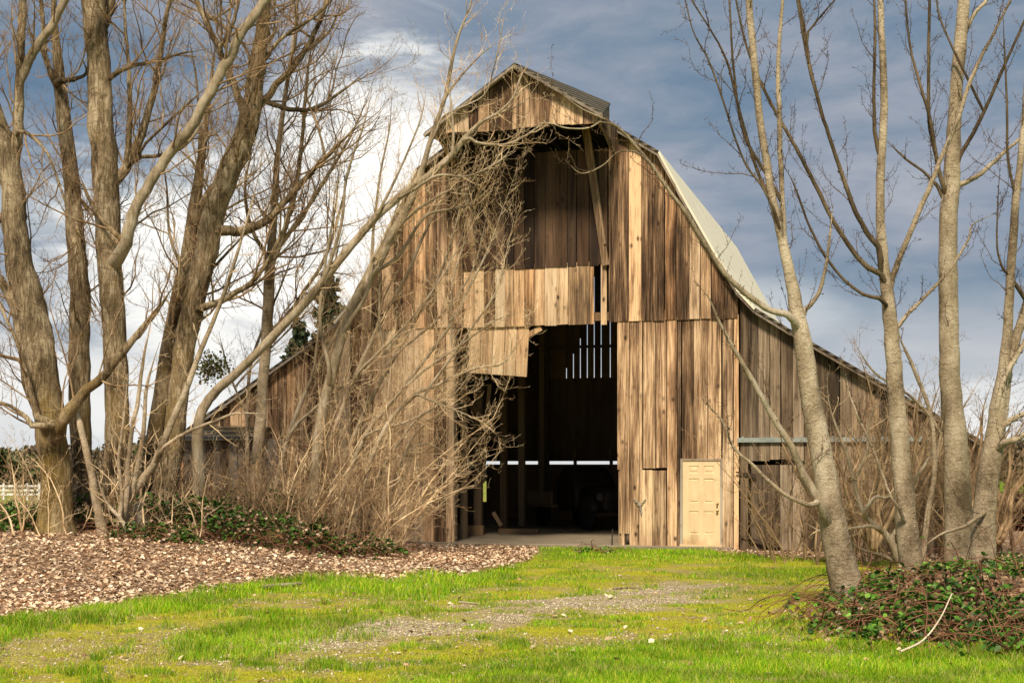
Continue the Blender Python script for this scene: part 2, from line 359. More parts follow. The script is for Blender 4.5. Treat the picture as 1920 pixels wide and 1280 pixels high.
lushc = n.mix(n.ramp(f1, [(.35, 0.), (.65, 1.)]), (0.06, 0.12, 0.006), (0.22, 0.38, 0.012))
dirtc = n.mix(n.ramp(f1, [(.3, 0.), (.7, 1.)]), (0.16, 0.105, 0.05), (0.52, 0.40, 0.22))
mossc = n.mix(n.math('MULTIPLY', atn.outputs['Alpha'], .85), mossc, dirtc)
c = n.mix(at.outputs[1], mossc, lushc)
gv = n.n('ShaderNodeTexVoronoi', {'Vector': pos, 'Scale': 38.0}).outputs['Color']
gvf = n.n('ShaderNodeSeparateColor', {0: gv}).outputs[0]
gravc = n.mix(gvf, (0.24, 0.185, 0.11), (0.62, 0.53, 0.38))
gravc = n.mix(n.ramp(f2, [(.5, 0.), (.66, .7)]), gravc, (0.30, 0.28, 0.06))
c = n.mix(at.outputs[2], c, gravc)
lv = n.n('ShaderNodeTexVoronoi', {'Vector': pos, 'Scale': 19.0})
lvf = n.n('ShaderNodeSeparateColor', {0: lv.outputs['Color']}).outputs[0]
litc = n.ramp(lvf, [(0., (0.07, 0.04, 0.025)), (.4, (0.17, 0.105, 0.06)), (.75, (0.42, 0.28, 0.18)), (1., (0.66, 0.50, 0.35))])
c = n.mix(at.outputs[0], c, litc)
h = n.math('ADD', n.math('ADD', f1, n.math('MULTIPLY', f3, .4)), n.math('MULTIPLY', lv.outputs['Distance'], .8))
finish(n, c, 0.95, h, 0.7, 0.03, 0.1)
g_o = mesh_np('ground', V, [FQ], m, smooth=True, attrs={'cover': np.stack([li, lu, gr, dirt(x, y)], 1)})
tag(g_o, kind='structure')

# ------------------------------------------------------------------ tubes
class Tubes:
    def __init__(s): s.g = {}
    def add(s, pts, rads, k=3): s.g.setdefault((len(pts), k), []).append((pts, rads))
    def arrays(s, lump=0.0, seed=0):
        V, F, off = [], [], 0; r_ = np.random.RandomState(seed)
        for (N, k), L in s.g.items():
            P = np.array([a for a, _ in L], float); R = np.array([b for _, b in L], float); M = len(L)
            T = np.gradient(P, axis=1); T /= np.linalg.norm(T, axis=2, keepdims=True) + 1e-9
            mt = T.mean(1); ref = np.zeros((M, 3)); ax = np.argmin(np.abs(mt), 1); ref[np.arange(M), ax] = 1
            U = np.cross(T, ref[:, None, :]); U /= np.linalg.norm(U, axis=2, keepdims=True) + 1e-9
            Wv = np.cross(T, U); an = np.arange(k) * 2 * np.pi / k
            RR = np.repeat(R[:, :, None], k, 2)
            if lump and k >= 8:
                ph = r_.rand(M, 4) * 6.28; tt = np.arange(N)[None, :, None]
                RR = RR * (1 + lump * (np.sin(2 * an + ph[:, :1, None] + tt * .21) + .7 * np.sin(3 * an + ph[:, 1:2, None] - tt * .37) + .5 * np.sin(5 * an + tt * .9 + ph[:, 2:3, None])) + lump * .5 * r_.randn(M, N, k))
            ring = P[:, :, None, :] + RR[..., None] * (np.cos(an)[None, None, :, None] * U[:, :, None, :] + np.sin(an)[None, None, :, None] * Wv[:, :, None, :])
            V.append(ring.reshape(-1, 3))
            b = off + (np.arange(M)[:, None, None] * N + np.arange(N - 1)[None, :, None]) * k
            a0 = np.arange(k)[None, None, :]; a1 = (a0 + 1) % k
            F.append(np.stack([b + a0, b + a1, b + a1 + k, b + a0 + k], -1).reshape(-1, 4)); off += M * N * k
        return np.concatenate(V), np.concatenate(F)
    def build(s, name, mat, parent=None, lump=0.0, seed=0, loc=(0, 0, 0)):
        V, F = s.arrays(lump, seed)
        return mesh_np(name, V - np.asarray(loc if parent is None else parent.location), [F], mat, parent, True, loc if parent is None else (0, 0, 0))
def smooth_line(pts, per=5):
    P = np.array(pts, float)
    if len(P) < 3: t = np.linspace(0, 1, per * (len(P) - 1) + 1)[:, None]; return P[0] * (1 - t) + P[-1] * t
    Q = np.vstack([2 * P[0] - P[1], P, 2 * P[-1] - P[-2]]); out = []
    for i in range(1, len(Q) - 2):
        for t in np.arange(per) / per:
            a, b, c_, d = Q[i - 1], Q[i], Q[i + 1], Q[i + 2]
            out.append(.5 * ((2 * b) + (-a + c_) * t + (2 * a - 5 * b + 4 * c_ - d) * t * t + (-a + 3 * b - 3 * c_ + d) * t ** 3))
    out.append(P[-1]); return np.array(out)
def trace(pix, per=5, wob=.15, ws=1.0):
    """pix: (px, py, width px, Y) along a limb; gives a smooth 3-D centre line and radii"""
    arr = np.array([list(gp(a, b, Y)) + [wd / 2 / F * Y] for a, b, wd, Y in pix])
    L = smooth_line(arr, per); n_ = len(L)
    w_ = .8 * np.cumsum(np.array([[rnd.gauss(0, 1) for _ in range(3)] for _ in range(n_)]), 0); w_ -= np.linspace(0, 1, n_)[:, None] * w_[-1]
    L[:, :3] += w_ * (L[:, 3:4] * wob)
    L[:, 3] = np.maximum(L[:, 3] * ws, .003)
    a, b = pix[-1][0], pix[-1][1]
    if 0 < a < 1920 and b > 0: L[:, 3] *= 1 - .8 * sst(.72, 1.0, np.linspace(0, 1, n_))
    return L[:, :3], L[:, 3]
def unit(v): return v / (math.sqrt(v[0] ** 2 + v[1] ** 2 + v[2] ** 2) + 1e-9)
def bud(ts, p, d, ln, r):
    q = unit(d + np.array((0, 0, .5)))
    m_ = p + d * ln * .55; e = m_ + q * ln * .45
    ts.add([p, m_, e - q * .012, e + q * .004], [r, r * .85, r * 1.9, .0004], 3)
def grow(ts, P, R, lv, dens, length, ang=45, up=.25, wig=.2, spur=9, t0=.15, rmax=.02, maxlv=2, bias=(0, 0, 0), thick=1.0):
    """side shoots along a line, then shoots on the shoots, then bud spurs"""
    seg = np.linalg.norm(np.diff(P, axis=0), axis=1); tot = seg.sum()
    if tot < .03: return
    cum = np.concatenate([[0], np.cumsum(seg)]); nsh = dens[lv] * tot * (1 - t0); nsh = int(nsh) + (rnd.random() < nsh % 1)
    for j in range(nsh):
        u = (t0 + (1 - t0) * (j + rnd.random()) / max(nsh, 1)) * tot
        i = min(int(np.searchsorted(cum, u)) - 1, len(P) - 2); i = max(i, 0); f = (u - cum[i]) / (seg[i] + 1e-9)
        p = P[i] + (P[i + 1] - P[i]) * f; t = unit(P[i + 1] - P[i]); rp = R[i] + (R[i + 1] - R[i]) * f
        a = np.array([rnd.gauss(0, 1) for _ in range(3)]) + np.array(bias) * .6; pr = unit(a - t * a.dot(t))
        th = math.radians(ang + rnd.uniform(-14, 14)); d = unit(t * math.cos(th) + pr * math.sin(th))
        ln = length[lv] * rnd.uniform(.45, 1.25) * (1.0 - .45 * u / tot)
        r0 = min(rp * .62, rmax * (.55 ** lv) * rnd.uniform(.7, 1.15)) * thick
        r0 = max(r0, .0026 * thick)
        k = 7 if lv == 0 else (6 if lv == 1 else 4); pts = [p]; q = p; st = ln / (k - 1)
        for s_ in range(k - 1):
            d = unit(d + np.array([rnd.gauss(0, wig), rnd.gauss(0, wig), rnd.gauss(0, wig) + up / (k - 1) * (1.6 + 1.6 * s_ / k)]) + np.array(bias) * .12)
            q = q + d * st; pts.append(q)
        rr = [max(r0 * (1 - .72 * s_ / (k - 1)), .0019 * thick) for s_ in range(k)]
        ts.add(pts, rr, 5 if lv == 0 and r0 > .012 else 3)
        if lv < maxlv:
            grow(ts, np.array(pts), np.array(rr), lv + 1, dens, length, ang, up, wig, spur, .12, rmax, maxlv, bias, thick)
        if lv >= maxlv - 1:
            ns = int(spur * ln + rnd.random())
            for s_ in range(ns):
                i = rnd.randrange(k - 1); f = rnd.random(); pp = pts[i] + (pts[i + 1] - pts[i]) * f
                a = np.array([rnd.gauss(0, 1) for _ in range(3)]); dd = unit(unit(pts[i + 1] - pts[i]) * .5 + unit(a) * .9)
                bud(ts, pp, dd, rnd.uniform(.02, .075), .0024 * thick)

def tree(name, label, cat, base, trunk, limbs, mat_t, mat_l, mat_w, group=None, dens=(1.6, 3.5, 5), length=(1.5, .6, .25), tw_from_trunk=True,
         maxlv=1, lump=.05, seed=1, rmax=.02, up=.3, spur=9, bias=(0, 0, 0), ang=45, t0trunk=.3, thick=1.0, flare=1.25, limb_t0=.1, ws=.85, knobs=0):
    loc = gp(*base); loc[2] = height(loc[0], loc[1]) - .03
    e = empty(name, loc); tag(e, label, cat, group)
    P, R = trace(trunk, 6, .05, 1.0 if trunk[0][2] > 30 else ws)
    # root flare and a foot below the soil
    zg = loc[2]; hh = P[:, 2] - zg; R = R * (1 + (flare - 1) * np.exp(-np.clip(hh, 0, 9) / .35) * (R[0] > .04))
    P = np.vstack([P[0] + (P[0] - P[1]) * .5 + np.array((0, 0, -.12)), P]); R = np.concatenate([[R[0] * 1.12], R])
    ts = Tubes(); ts.add(P, R, 18 if R[0] > .08 else 10); ts.build('trunk', mat_t, e, lump, seed)
    tw = Tubes()
    if tw_from_trunk: grow(tw, P, R, 0, dens, length, ang, up, spur=spur, t0=t0trunk, rmax=rmax, maxlv=maxlv, bias=bias, thick=thick)
    skel, skr = P[2:], R[2:]
    for L in limbs:
        lm = mat_l
        if isinstance(L, tuple): L, lm = L
        LP, LR = trace(L, 6, .13, ws); v = unit(LP[2] - LP[0])
        q = LP[0] - v * .25 - np.array((0, 0, .12)); dd = np.linalg.norm(skel - q, axis=1); j = int(np.argmin(dd))
        if dd[j] < 1.6:
            mid = (skel[j] * .45 + LP[0] * .55); LP = np.vstack([skel[j], mid, LP[1:]]); LR = np.concatenate([[min(LR[0] * 1.2, skr[j] * .8), LR[0] * 1.08], LR[1:]])
        skel = np.vstack([skel, LP[2:]]); skr = np.concatenate([skr, LR[2:]]); ts = Tubes(); ts.add(LP, LR, 12 if LR[0] > .03 else 8); ts.build('limb', lm, e, lump * .7, seed + 3)
        for _ in range(int(knobs * np.linalg.norm(np.diff(LP, axis=0), axis=1).sum())):
            i = rnd.randrange(len(LP) - 1); a = np.array([rnd.gauss(0, 1) for _ in range(3)]); bud(tw, LP[i] + (LP[i + 1] - LP[i]) * rnd.random(), unit(a + unit(LP[i + 1] - LP[i])), LR[i] + rnd.uniform(.02, .06), .0048)
        grow(tw, LP, LR, 0, dens, length, ang, up, spur=spur, t0=limb_t0, rmax=rmax, maxlv=maxlv, bias=bias, thick=thick)
    if tw.g: tw.build('crown', mat_w, e)
    return e
# ------------------------------------------------------------------ barn (local x along the front, local y into the building)
TH = math.atan(.306); cT, sT = math.cos(TH), math.sin(TH)
BO = (0.588, 31.98, 0.0)
barn = empty('barn', BO, -TH)
tag(barn, 'old weathered wooden gambrel barn with open dark doorway and a pointed hay hood', 'barn')
def fac(px, py, d=0.0):
    ox, oy = BO[0] + sT * d, BO[1] + cT * d; k = (px - CX) / F
    lx = (oy * k - ox) / (cT + sT * k); Y = oy - sT * lx
    return lx, CH + (HY - py) / F * Y
PROF = [(0, 11.35), (3.05, 9.37), (3.74, 8.07), (4.36, 6.95), (4.92, 6.0), (5.3, 5.58), (6.15, 5.03), (10.25, 2.49)]
PX, PZ = np.array([p[0] for p in PROF]), np.array([p[1] for p in PROF])
roofz = lambda x: float(np.interp(abs(x), PX, PZ))
DEPTH = 14.0
def boards(mb, x0, x1, zb, zt, y0, th=.025, wd=.29, gap=.011, jag=.02, skip=()):
    """upright boards from x0 to x1; zb, zt are heights or functions of x"""
    fb = zb if callable(zb) else (lambda x: zb); ft = zt if callable(zt) else (lambda x: zt)
    x = x0; k = 0
    while x < x1 - .04:
        w_ = min(wd * rnd.uniform(.82, 1.15), x1 - x); w_ = w_ if x1 - x - w_ > .06 else x1 - x
        g = gap * rnd.uniform(.3, 2.2); a, b = x + g / 2, x + w_ - g / 2; dy = rnd.uniform(-.008, .008)
        if k not in skip:
            j = rnd.uniform(-jag, jag)
            mb.box(a, b, y0 + dy, y0 + th + dy, fb(a) + j, ft(a), z1b=ft(b), z0b=fb(b) + j + rnd.uniform(-.01, .01), dx=rnd.uniform(-.004, .004))
        x += w_; k += 1
ZL = 5.46                                   # lap between upper and lower boarding
OX0, OX1 = fac(850, 900)[0], fac(1157, 900)[0]   # doorway
D0, D1 = fac(1279, 900)[0], fac(1351, 900)[0]
zD0, zD1 = .06, fac(1315, 863)[1]
rz_in = lambda x: roofz(x) - .05
gnd = lambda x: -.10
# lower boarding, left: main block then lean-to
mb = MB(); boards(mb, -10.15, -4.95, gnd, rz_in, .03); mb.build('siding', WOOD, barn)
mb = MB(); boards(mb, -4.93, OX0, gnd, ZL + .05, .03); mb.build('siding', WOOD, barn)
# right of the doorway: the big boards, then around the small door
xa = fac(1205, 900)[0]; xb = fac(1250, 900)[0]
mb = MB()
# first board with its broken foot
x0, x1 = OX1, fac(1179, 900)[0]
zc = fac(1160, 880)[1]; ze = fac(1170, 1000)[1]
mb.box(x0, x1, .03, .055, zc, ZL + .05); mb.box(x0 + .05, x1, .031, .056, ze, zc - .002, tone=mb.a[-1])
mb.box(x0 + .10, x0 + .17, .033, .055, .05, ze - .002, tone=mb.a[-1])
boards(mb, x1 + .008, xa - .005, -.02, ZL + .05, .03, wd=.27)
boards(mb, xa, xb, fac(1225, 878)[1], ZL + .05, .03, wd=.29)
boards(mb, xb + .004, D0 - .03, -.05, ZL + .05, .03, wd=.28)
boards(mb, D0 - .02, D1 + .02, zD1 + .05, ZL + .05, .03, wd=.3)
boards(mb, D1 + .03, 4.93, -.08, ZL + .05, .03, wd=.28)
mb.build('siding', WOOD, barn)
# short patch boards with a chain
mb = MB(); zt = fac(1225, 880)[1]
mb.box(xa - .02, xa + .22, .012, .04, 0, zt - .01, (.93, .3, .4, 1), dx=.01); mb.box(xa + .235, xb - .01, .014, .04, -.03, zt - .02, (.45, .7, .2, 1), dx=-.01)
mb.build('patch_board', WOOD, barn)
# lean-to right with the old sliding door hole
RX0, RX1 = fac(1403, 900)[0], fac(1508, 900)[0]; zr = fac(1450, 868)[1]; zs = fac(1450, 862)[1]
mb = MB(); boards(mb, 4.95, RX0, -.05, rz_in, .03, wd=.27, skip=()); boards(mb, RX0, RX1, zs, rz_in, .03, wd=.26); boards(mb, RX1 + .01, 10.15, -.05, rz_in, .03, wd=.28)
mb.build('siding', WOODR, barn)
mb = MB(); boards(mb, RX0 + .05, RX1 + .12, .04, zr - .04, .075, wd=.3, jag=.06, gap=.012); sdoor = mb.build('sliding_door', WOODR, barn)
mb = MB()
for (a, b, c_, d_, tw_) in ((1380, 885, 1418, 893, .05), (1390, 1003, 1440, 1022, .05)):
    p, q = fac(a, b), fac(c_, d_); mb.add([(p[0], -.05, p[1] + .02), (q[0], 0, q[1] + .06), (q[0], 0, q[1] - .05), (p[0], -.05, p[1] - .01), (p[0], -.03, p[1] + .02), (q[0], .02, q[1] + .06), (q[0], .02, q[1] - .05), (p[0], -.03, p[1] - .01)],
        [(0, 1, 2, 3), (7, 6, 5, 4), (0, 4, 5, 1), (3, 2, 6, 7), (1, 5, 6, 2), (0, 3, 7, 4)]); mb.build('strap_hinge', IRON, sdoor); mb = MB()
p = fac(1383, 823); q = fac(1742, 825)
mb = MB(); mb.box(p[0], q[0], -.05, .03, p[1] - .035, p[1] + .03); mb.box(p[0], q[0], -.052, -.02, p[1] - .075, p[1] - .0352)
for t in np.linspace(p[0] + .1, q[0] - .1, 7): mb.box(t, t + .05, -.058, .03, p[1] - .03, p[1] + .06)
mb.build('door_track', GALV, barn)
# upper boarding either side of the hay door
HX0, HX1 = fac(868, 500)[0], fac(1140, 500)[0]; ZH = fac(1000, 500)[1]
top = lambda x: roofz(x) - .05
mb = MB(); boards(mb, -4.95, HX0, ZL - .03, top, 0, jag=.012); mb.build('upper_siding', WOOD, barn); mb = MB(); mb.box(HX1 + .02, HX1 + .24, 0, .025, ZL - .03, top(HX1 + .1), (.06, .5, .2, 1)); mb.box(HX1 + .25, HX1 + .5, .004, .029, ZL - .02, top(HX1 + .4), (.2, .3, .5, 1)); boards(mb, HX1 + .51, 4.9, ZL - .03, top, 0, jag=.012)
mb.build('upper_siding', WOOD, barn)
# pale boards under the hay door, one missing
gx0, gx1 = fac(1114, 560)[0], fac(1127, 560)[0]
mb = MB(); boards(mb, HX0 + .01, gx0, ZL - .06, ZH + .06, .004, wd=.27, jag=.01); mb.box(gx1, HX1 - .03, -.012, .012, ZL - .09, ZH + .0)
mb.build('pale_siding', WOODL, barn)
# dark hay door boards (recessed) and its side braces
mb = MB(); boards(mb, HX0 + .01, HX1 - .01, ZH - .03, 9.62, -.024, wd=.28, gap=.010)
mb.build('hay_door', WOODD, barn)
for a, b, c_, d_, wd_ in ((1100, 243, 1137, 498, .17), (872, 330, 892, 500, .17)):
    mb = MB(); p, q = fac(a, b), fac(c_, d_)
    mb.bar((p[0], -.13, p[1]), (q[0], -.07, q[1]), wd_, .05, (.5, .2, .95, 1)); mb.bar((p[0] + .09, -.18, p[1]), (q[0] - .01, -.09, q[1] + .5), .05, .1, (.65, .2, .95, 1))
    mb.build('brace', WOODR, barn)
# lap board line
# loose panel hanging in the doorway
p0, p1 = fac(880, 612), fac(992, 612); pb0, pb1 = fac(877, 698), fac(987, 706)
mb = MB(); N_ = 5; tn = [(.75, .2, .6, 1), (.55, .3, .4, 1), (.92, .2, .5, 1), (.7, .5, .2, 1), (.62, .3, .7, 1)]
for i_ in range(N_):
    a = i_ / N_; b = (i_ + 1) / N_ - .008
    A = lambda t: p0[0] + (p1[0] - p0[0]) * t; B = lambda t: pb0[0] + (pb1[0] - pb0[0]) * t; Zb = lambda t: pb0[1] + (pb1[1] - pb0[1]) * t
    vs = [(B(a), .06, Zb(a)), (B(b), .06, Zb(b)), (B(b), .09, Zb(b)), (B(a), .09, Zb(a)), (A(a), .06, ZL + .02), (A(b), .06, ZL + .02), (A(b), .09, ZL + .02), (A(a), .09, ZL + .02)]
    mb.add(vs, [(0, 3, 2, 1), (4, 5, 6, 7), (0, 1, 5, 4), (1, 2, 6, 5), (2, 3, 7, 6), (3, 0, 4, 7)], tn[i_])
mb.build('hanging_panel', WOODL, barn)
mb = MB(); p = fac(975, 634); q = fac(1013, 614); mb.bar((p[0], .12, p[1]), (q[0], .08, q[1]), .13, .05, (.6, .2, .7, 1)); mb.build('loose_board', WOODL, barn)
# door header behind the lap, jamb posts
mb = MB(); mb.box(-4.9, 4.9, .06, .2, ZL + .02, ZL + .22); mb.build('header_beam', BEAM, barn)
for xx in (OX0 - .06, OX1 + .10, HX1 - .3):
    if xx > HX1 - .31 and xx < HX1: continue
    mb = MB(); mb.box(xx - .08, xx + .08, .07, .23, 0, ZL + .01); mb.build('post', BEAM, barn)
# ---- six-panel door
door_w, door_z1 = D1 - D0, zD1
def panel_door():
    bm = bmesh.new(); fr = MB()
    x0, x1, z0, z1 = D0 + .012, D1 - .012, zD0 + .06, door_z1 - .01
    W_, H_ = x1 - x0, z1 - z0
    xs = [0, .16, .44, .56, .84, 1.]; zs_ = [0, .125, .40, .50, .79, .855, .94, 1.]
    vs = []; fs = []
    def quad(a, b, c_, d_): i0 = len(vs); vs.extend([a, b, c_, d_]); fs.append((i0, i0 + 1, i0 + 2, i0 + 3))
    for i in range(5):
        for j in range(7):
            a, b = x0 + xs[i] * W_, x0 + xs[i + 1] * W_; c_, d_ = z0 + zs_[j] * H_, z0 + zs_[j + 1] * H_
            if i in (1, 3) and j in (1, 3, 5):
                lv = [(0, .02), (.012, .034), (.03, .034), (.045, .022)]      # groove then raised field
                for (u0, y_0), (u1, y_1) in zip(lv, lv[1:]):
                    o = [(a + u0, y_0, c_ + u0), (b - u0, y_0, c_ + u0), (b - u0, y_0, d_ - u0), (a + u0, y_0, d_ - u0)]
                    n_ = [(a + u1, y_1, c_ + u1), (b - u1, y_1, c_ + u1), (b - u1, y_1, d_ - u1), (a + u1, y_1, d_ - u1)]
                    for k in range(4): quad(o[k], o[(k + 1) % 4], n_[(k + 1) % 4], n_[k])
                quad(*n_)
            else: quad((a, .02, c_), (b, .02, c_), (b, .02, d_), (a, .02, d_))
    fr.add(vs, fs); fr.box(x0, x1, .0362, .06, z0, z1)
    for (a, b, c_, d_) in ((x0, x0 + .0, z0, z1),): pass
    return fr
d_ = panel_door().build('door', CREAM_DOOR, barn)
for zz, nm, rr in ((fac(1345, 944)[1], 'deadbolt', .026), (fac(1345, 957)[1], 'door_knob', .032)):
    mb = MB(); mb.lathe([(.033, .019), (.033, .012), (.012, .008), (.012, -.02), (rr * .8, -.026), (rr, -.042), (rr * .7, -.056), (.004, -.06)], (D1 - .075, 0, zz), n=16); mb.build(nm, BRASS, d_, smooth=True)
mb = MB(); mb.box(D0 - .045, D0 + .009, .0, .08, zD0 + .05, door_z1 + .045); mb.box(D1 - .009, D1 + .045, .0, .08, zD0 + .05, door_z1 + .045)
mb.box(D0 + .0092, D1 - .0092, .001, .08, door_z1 - .007, door_z1 + .045); mb.build('door_frame', WOODG, barn)
mb = MB(); mb.box(D0 - .05, D1 + .05, -.09, .08, zD0 + .015, zD0 + .058); mb.build('door_sill', CREAM, barn, bevel=.004)
mb = MB(); mb.box(D0 - .07, D1 + .05, -.06, .08, -.12, zD0 + .012); mb.build('door_step', CONC, barn, bevel=.01)
# ---- roof: slabs following the gable outline, thin sheet steel over
def roof_strip(name, seg, side, mat, y0, y1, th=.05, lift=.0, over=.0):
    mb = MB(); pts = [PROF[i] for i in seg]
    vs = []
    for (x_, z_) in pts:
        vs += [(side * x_, y0, z_ + lift), (side * x_, y1, z_ + lift), (side * (x_ + .03), y1, z_ + lift + th), (side * (x_ + .03), y0, z_ + lift + th)]
    fs = []
    for i in range(len(pts) - 1):
        b = i * 4; fs += [(b + k, b + (k + 1) % 4, b + 4 + (k + 1) % 4, b + 4 + k) for k in range(4)]
    fs += [(0, 1, 2, 3), tuple((len(pts) - 1) * 4 + k for k in range(4))]
    mb.add(vs, fs); return mb.build(name, mat, barn)
PROF_full = list(PROF)
PROF.append((10.5, 2.335))
for sd_ in (-1, 1):
    roof_strip('roof', [0, 1], sd_, ROOFG, -.16, DEPTH + .2)
    roof_strip('roof', [1, 2, 3, 4, 5], sd_, ROOFC, -.18, DEPTH + .2, lift=.004)
    roof_strip('roof', [5, 6, 8], sd_, ROOFG, -.16, DEPTH + .2)
    mb = MB()                                # rake boards along the gable edge
    for i in range(len(PROF) - 2):
        a, b = PROF[i], PROF[i + 1] if i < 6 else PROF[8]
        mb.bar((sd_ * a[0], -.13, a[1] - .05), (sd_ * b[0], -.13, b[1] - .05), .05, .11)
    mb.build('rake_board', WOODG, barn)
# rafters' ends showing under the verge are hidden; side walls and rear wall
for sd_ in (-1, 1):
    mb = MB()
    yy = .1
    while yy < DEPTH:
        w_ = rnd.uniform(.26, .32); mb.box(sd_ * 10.15 - .012, sd_ * 10.15 + .012, yy, min(yy + w_ - .003, DEPTH), -1.0, 2.5); yy += w_
    mb.build('side_wall', WOODG, barn)
mb = MB()                                    # rear wall: solid below, one long gap at eye level, slits high up
z_g0, z_g1 = fac(1100, 870, DEPTH)[1], fac(1100, 864, DEPTH)[1]
lxa = fac(914, 870, DEPTH)[0]; lxd0, lxd1 = fac(903, 900, DEPTH)[0], fac(912, 900, DEPTH)[0]
sl0 = fac(1062, 709, DEPTH)[1]
x_ = -10.1
slx = [fac(p_, 700, DEPTH)[0] for p_ in (1062, 1075, 1088, 1101, 1114, 1127, 1144, 1160)]
sly = [fac(1062, 690, DEPTH)[1], fac(1075, 663, DEPTH)[1], fac(1088, 634, DEPTH)[1]] + [8.2, 8.6, 8.9, 8.6, 8.2]
mb.box(-10.1, lxd0, DEPTH, DEPTH + .03, -1, z_g0 - .12); mb.box(lxd1, 10.1, DEPTH, DEPTH + .03, -1, z_g0)
mb.box(lxd0 - .001, lxd1 + .001, DEPTH + .001, DEPTH + .031, -1, fac(905, 940, DEPTH)[1])
xe = 5.9
mb.box(-xe, xe, DEPTH, DEPTH + .03, z_g1, sl0)
for sg in (-1, 1):
    for k_ in range(8):
        a_, b_ = xe + k_ * .52, xe + (k_ + 1) * .52; za_, zb_2 = roofz(a_) - .03, roofz(b_) - .03
        if b_ > 10.1: break
        if sg > 0: mb.box(a_, b_, DEPTH, DEPTH + .03, z_g1, za_, z1b=zb_2)
        else: mb.box(-b_, -a_, DEPTH, DEPTH + .03, z_g1, zb_2, z1b=za_)
def rearcol(a, b, zlo):
    a, b = max(a, -5.88), min(b, 5.88)
    if b - a < .01: return
    n_ = max(1, int((b - a) / .5)); xs_ = np.linspace(a, b, n_ + 1)
    for p_, q_ in zip(xs_, xs_[1:]):
        zp, zq = roofz(p_) - .02, roofz(q_) - .02
        if max(zp, zq) > zlo + .02: mb.box(p_, q_, DEPTH, DEPTH + .03, zlo, max(zp, zlo + .01), z1b=max(zq, zlo + .01))
sw = .035; cur = -10.1
for xs_, zt_ in zip(slx, sly):
    rearcol(cur, xs_ - sw / 2, sl0 + .001); mb.box(xs_ - sw / 2, xs_ + sw / 2, DEPTH, DEPTH + .03, zt_, roofz(xs_) - .02); cur = xs_ + sw / 2
rearcol(cur, 10.1, sl0 + .001)
mb.box(-4.2, 4.2, DEPTH - .1, DEPTH - .02, 6.1, 6.2)
for xx in (-5.2, -3.9, -2.6, -1.3, 0, 1.3, 2.6): mb.box(xx, xx + .1, DEPTH - .12, DEPTH - .01, 1.6, z_g1 + .4)
mb.build('rear_wall', BEAM, barn)
# inner partitions keep the lean-tos dark, as stalls do
for xx, (a, b) in ((4.95, (.3, DEPTH - .1)), (-6.6, (1.2, DEPTH - .1))):
    mb = MB(); mb.box(xx, xx + .03, a, b, -.2, 3.9 if xx < 0 else 5.4); mb.build('partition', BEAM, barn)
mb = MB(); mb.box(-6.5, 4.9, 5.5, DEPTH - .05, 5.7 + .3, 6.05 + .0); mb.build('loft_floor', BEAM, barn) if False else None
# floor slab
mb = MB(); mb.box(-6.5, 4.8, -.12, DEPTH, -.15, .075); mb.build('floor_slab', CONC, barn, bevel=.015)
# posts, struts and rails inside
for (px_, py_, wpx, d_) in ((895, 1000, 15, 3.4), (943, 988, 12, 6.0), (977, 984, 11.5, 8.3), (1015, 978, 9, 10.6), (1024, 975, 8, 11.6), (868, 1000, 10, 1.6)):
    lx_ = fac(px_, py_, d_)[0]; wv_ = wpx / F * (BO[1] + d_)
    mb = MB(); mb.box(lx_ - wv_ / 2, lx_ + wv_ / 2, d_, d_ + .18, .07, roofz(lx_) - .4 if abs(lx_) < 3 else 7.5); mb.build('post', BEAM, barn)
def strut(a, b, d, w_=.16):
    p, q = fac(*a, d), fac(*b, d); mb = MB(); mb.bar((p[0], d, p[1]), (q[0], d, q[1]), w_, .06); mb.build('strut', BEAM, barn)
strut((872, 745), (918, 800), 3.3); strut((905, 800), (950, 832), 5.9); strut((918, 720), (905, 905), 3.6, .1); strut((950, 810), (985, 832), 8.2, .14); strut((925, 960), (940, 985), 3.2, .1)
mb = MB(); p, q = fac(852, 833, 3.2), fac(890, 833, 3.2); mb.box(p[0] - .8, q[0], 3.3, 3.36, p[1] - .1, p[1] + .1); mb.build('rail', BEAM, barn); mb = MB(); p = fac(852, 985, 3.0); mb.box(p[0] - .5, q[0] + .25, 3.15, 3.28, .08, .34); mb.build('rail', BEAM, barn)
mb = MB(); q2 = fac(985, 990, 4.5); mb.box(q[0] + .3, q2[0] + .4, 4.4, 4.6, .08, .2); mb.build('sill_beam', BEAM, barn)
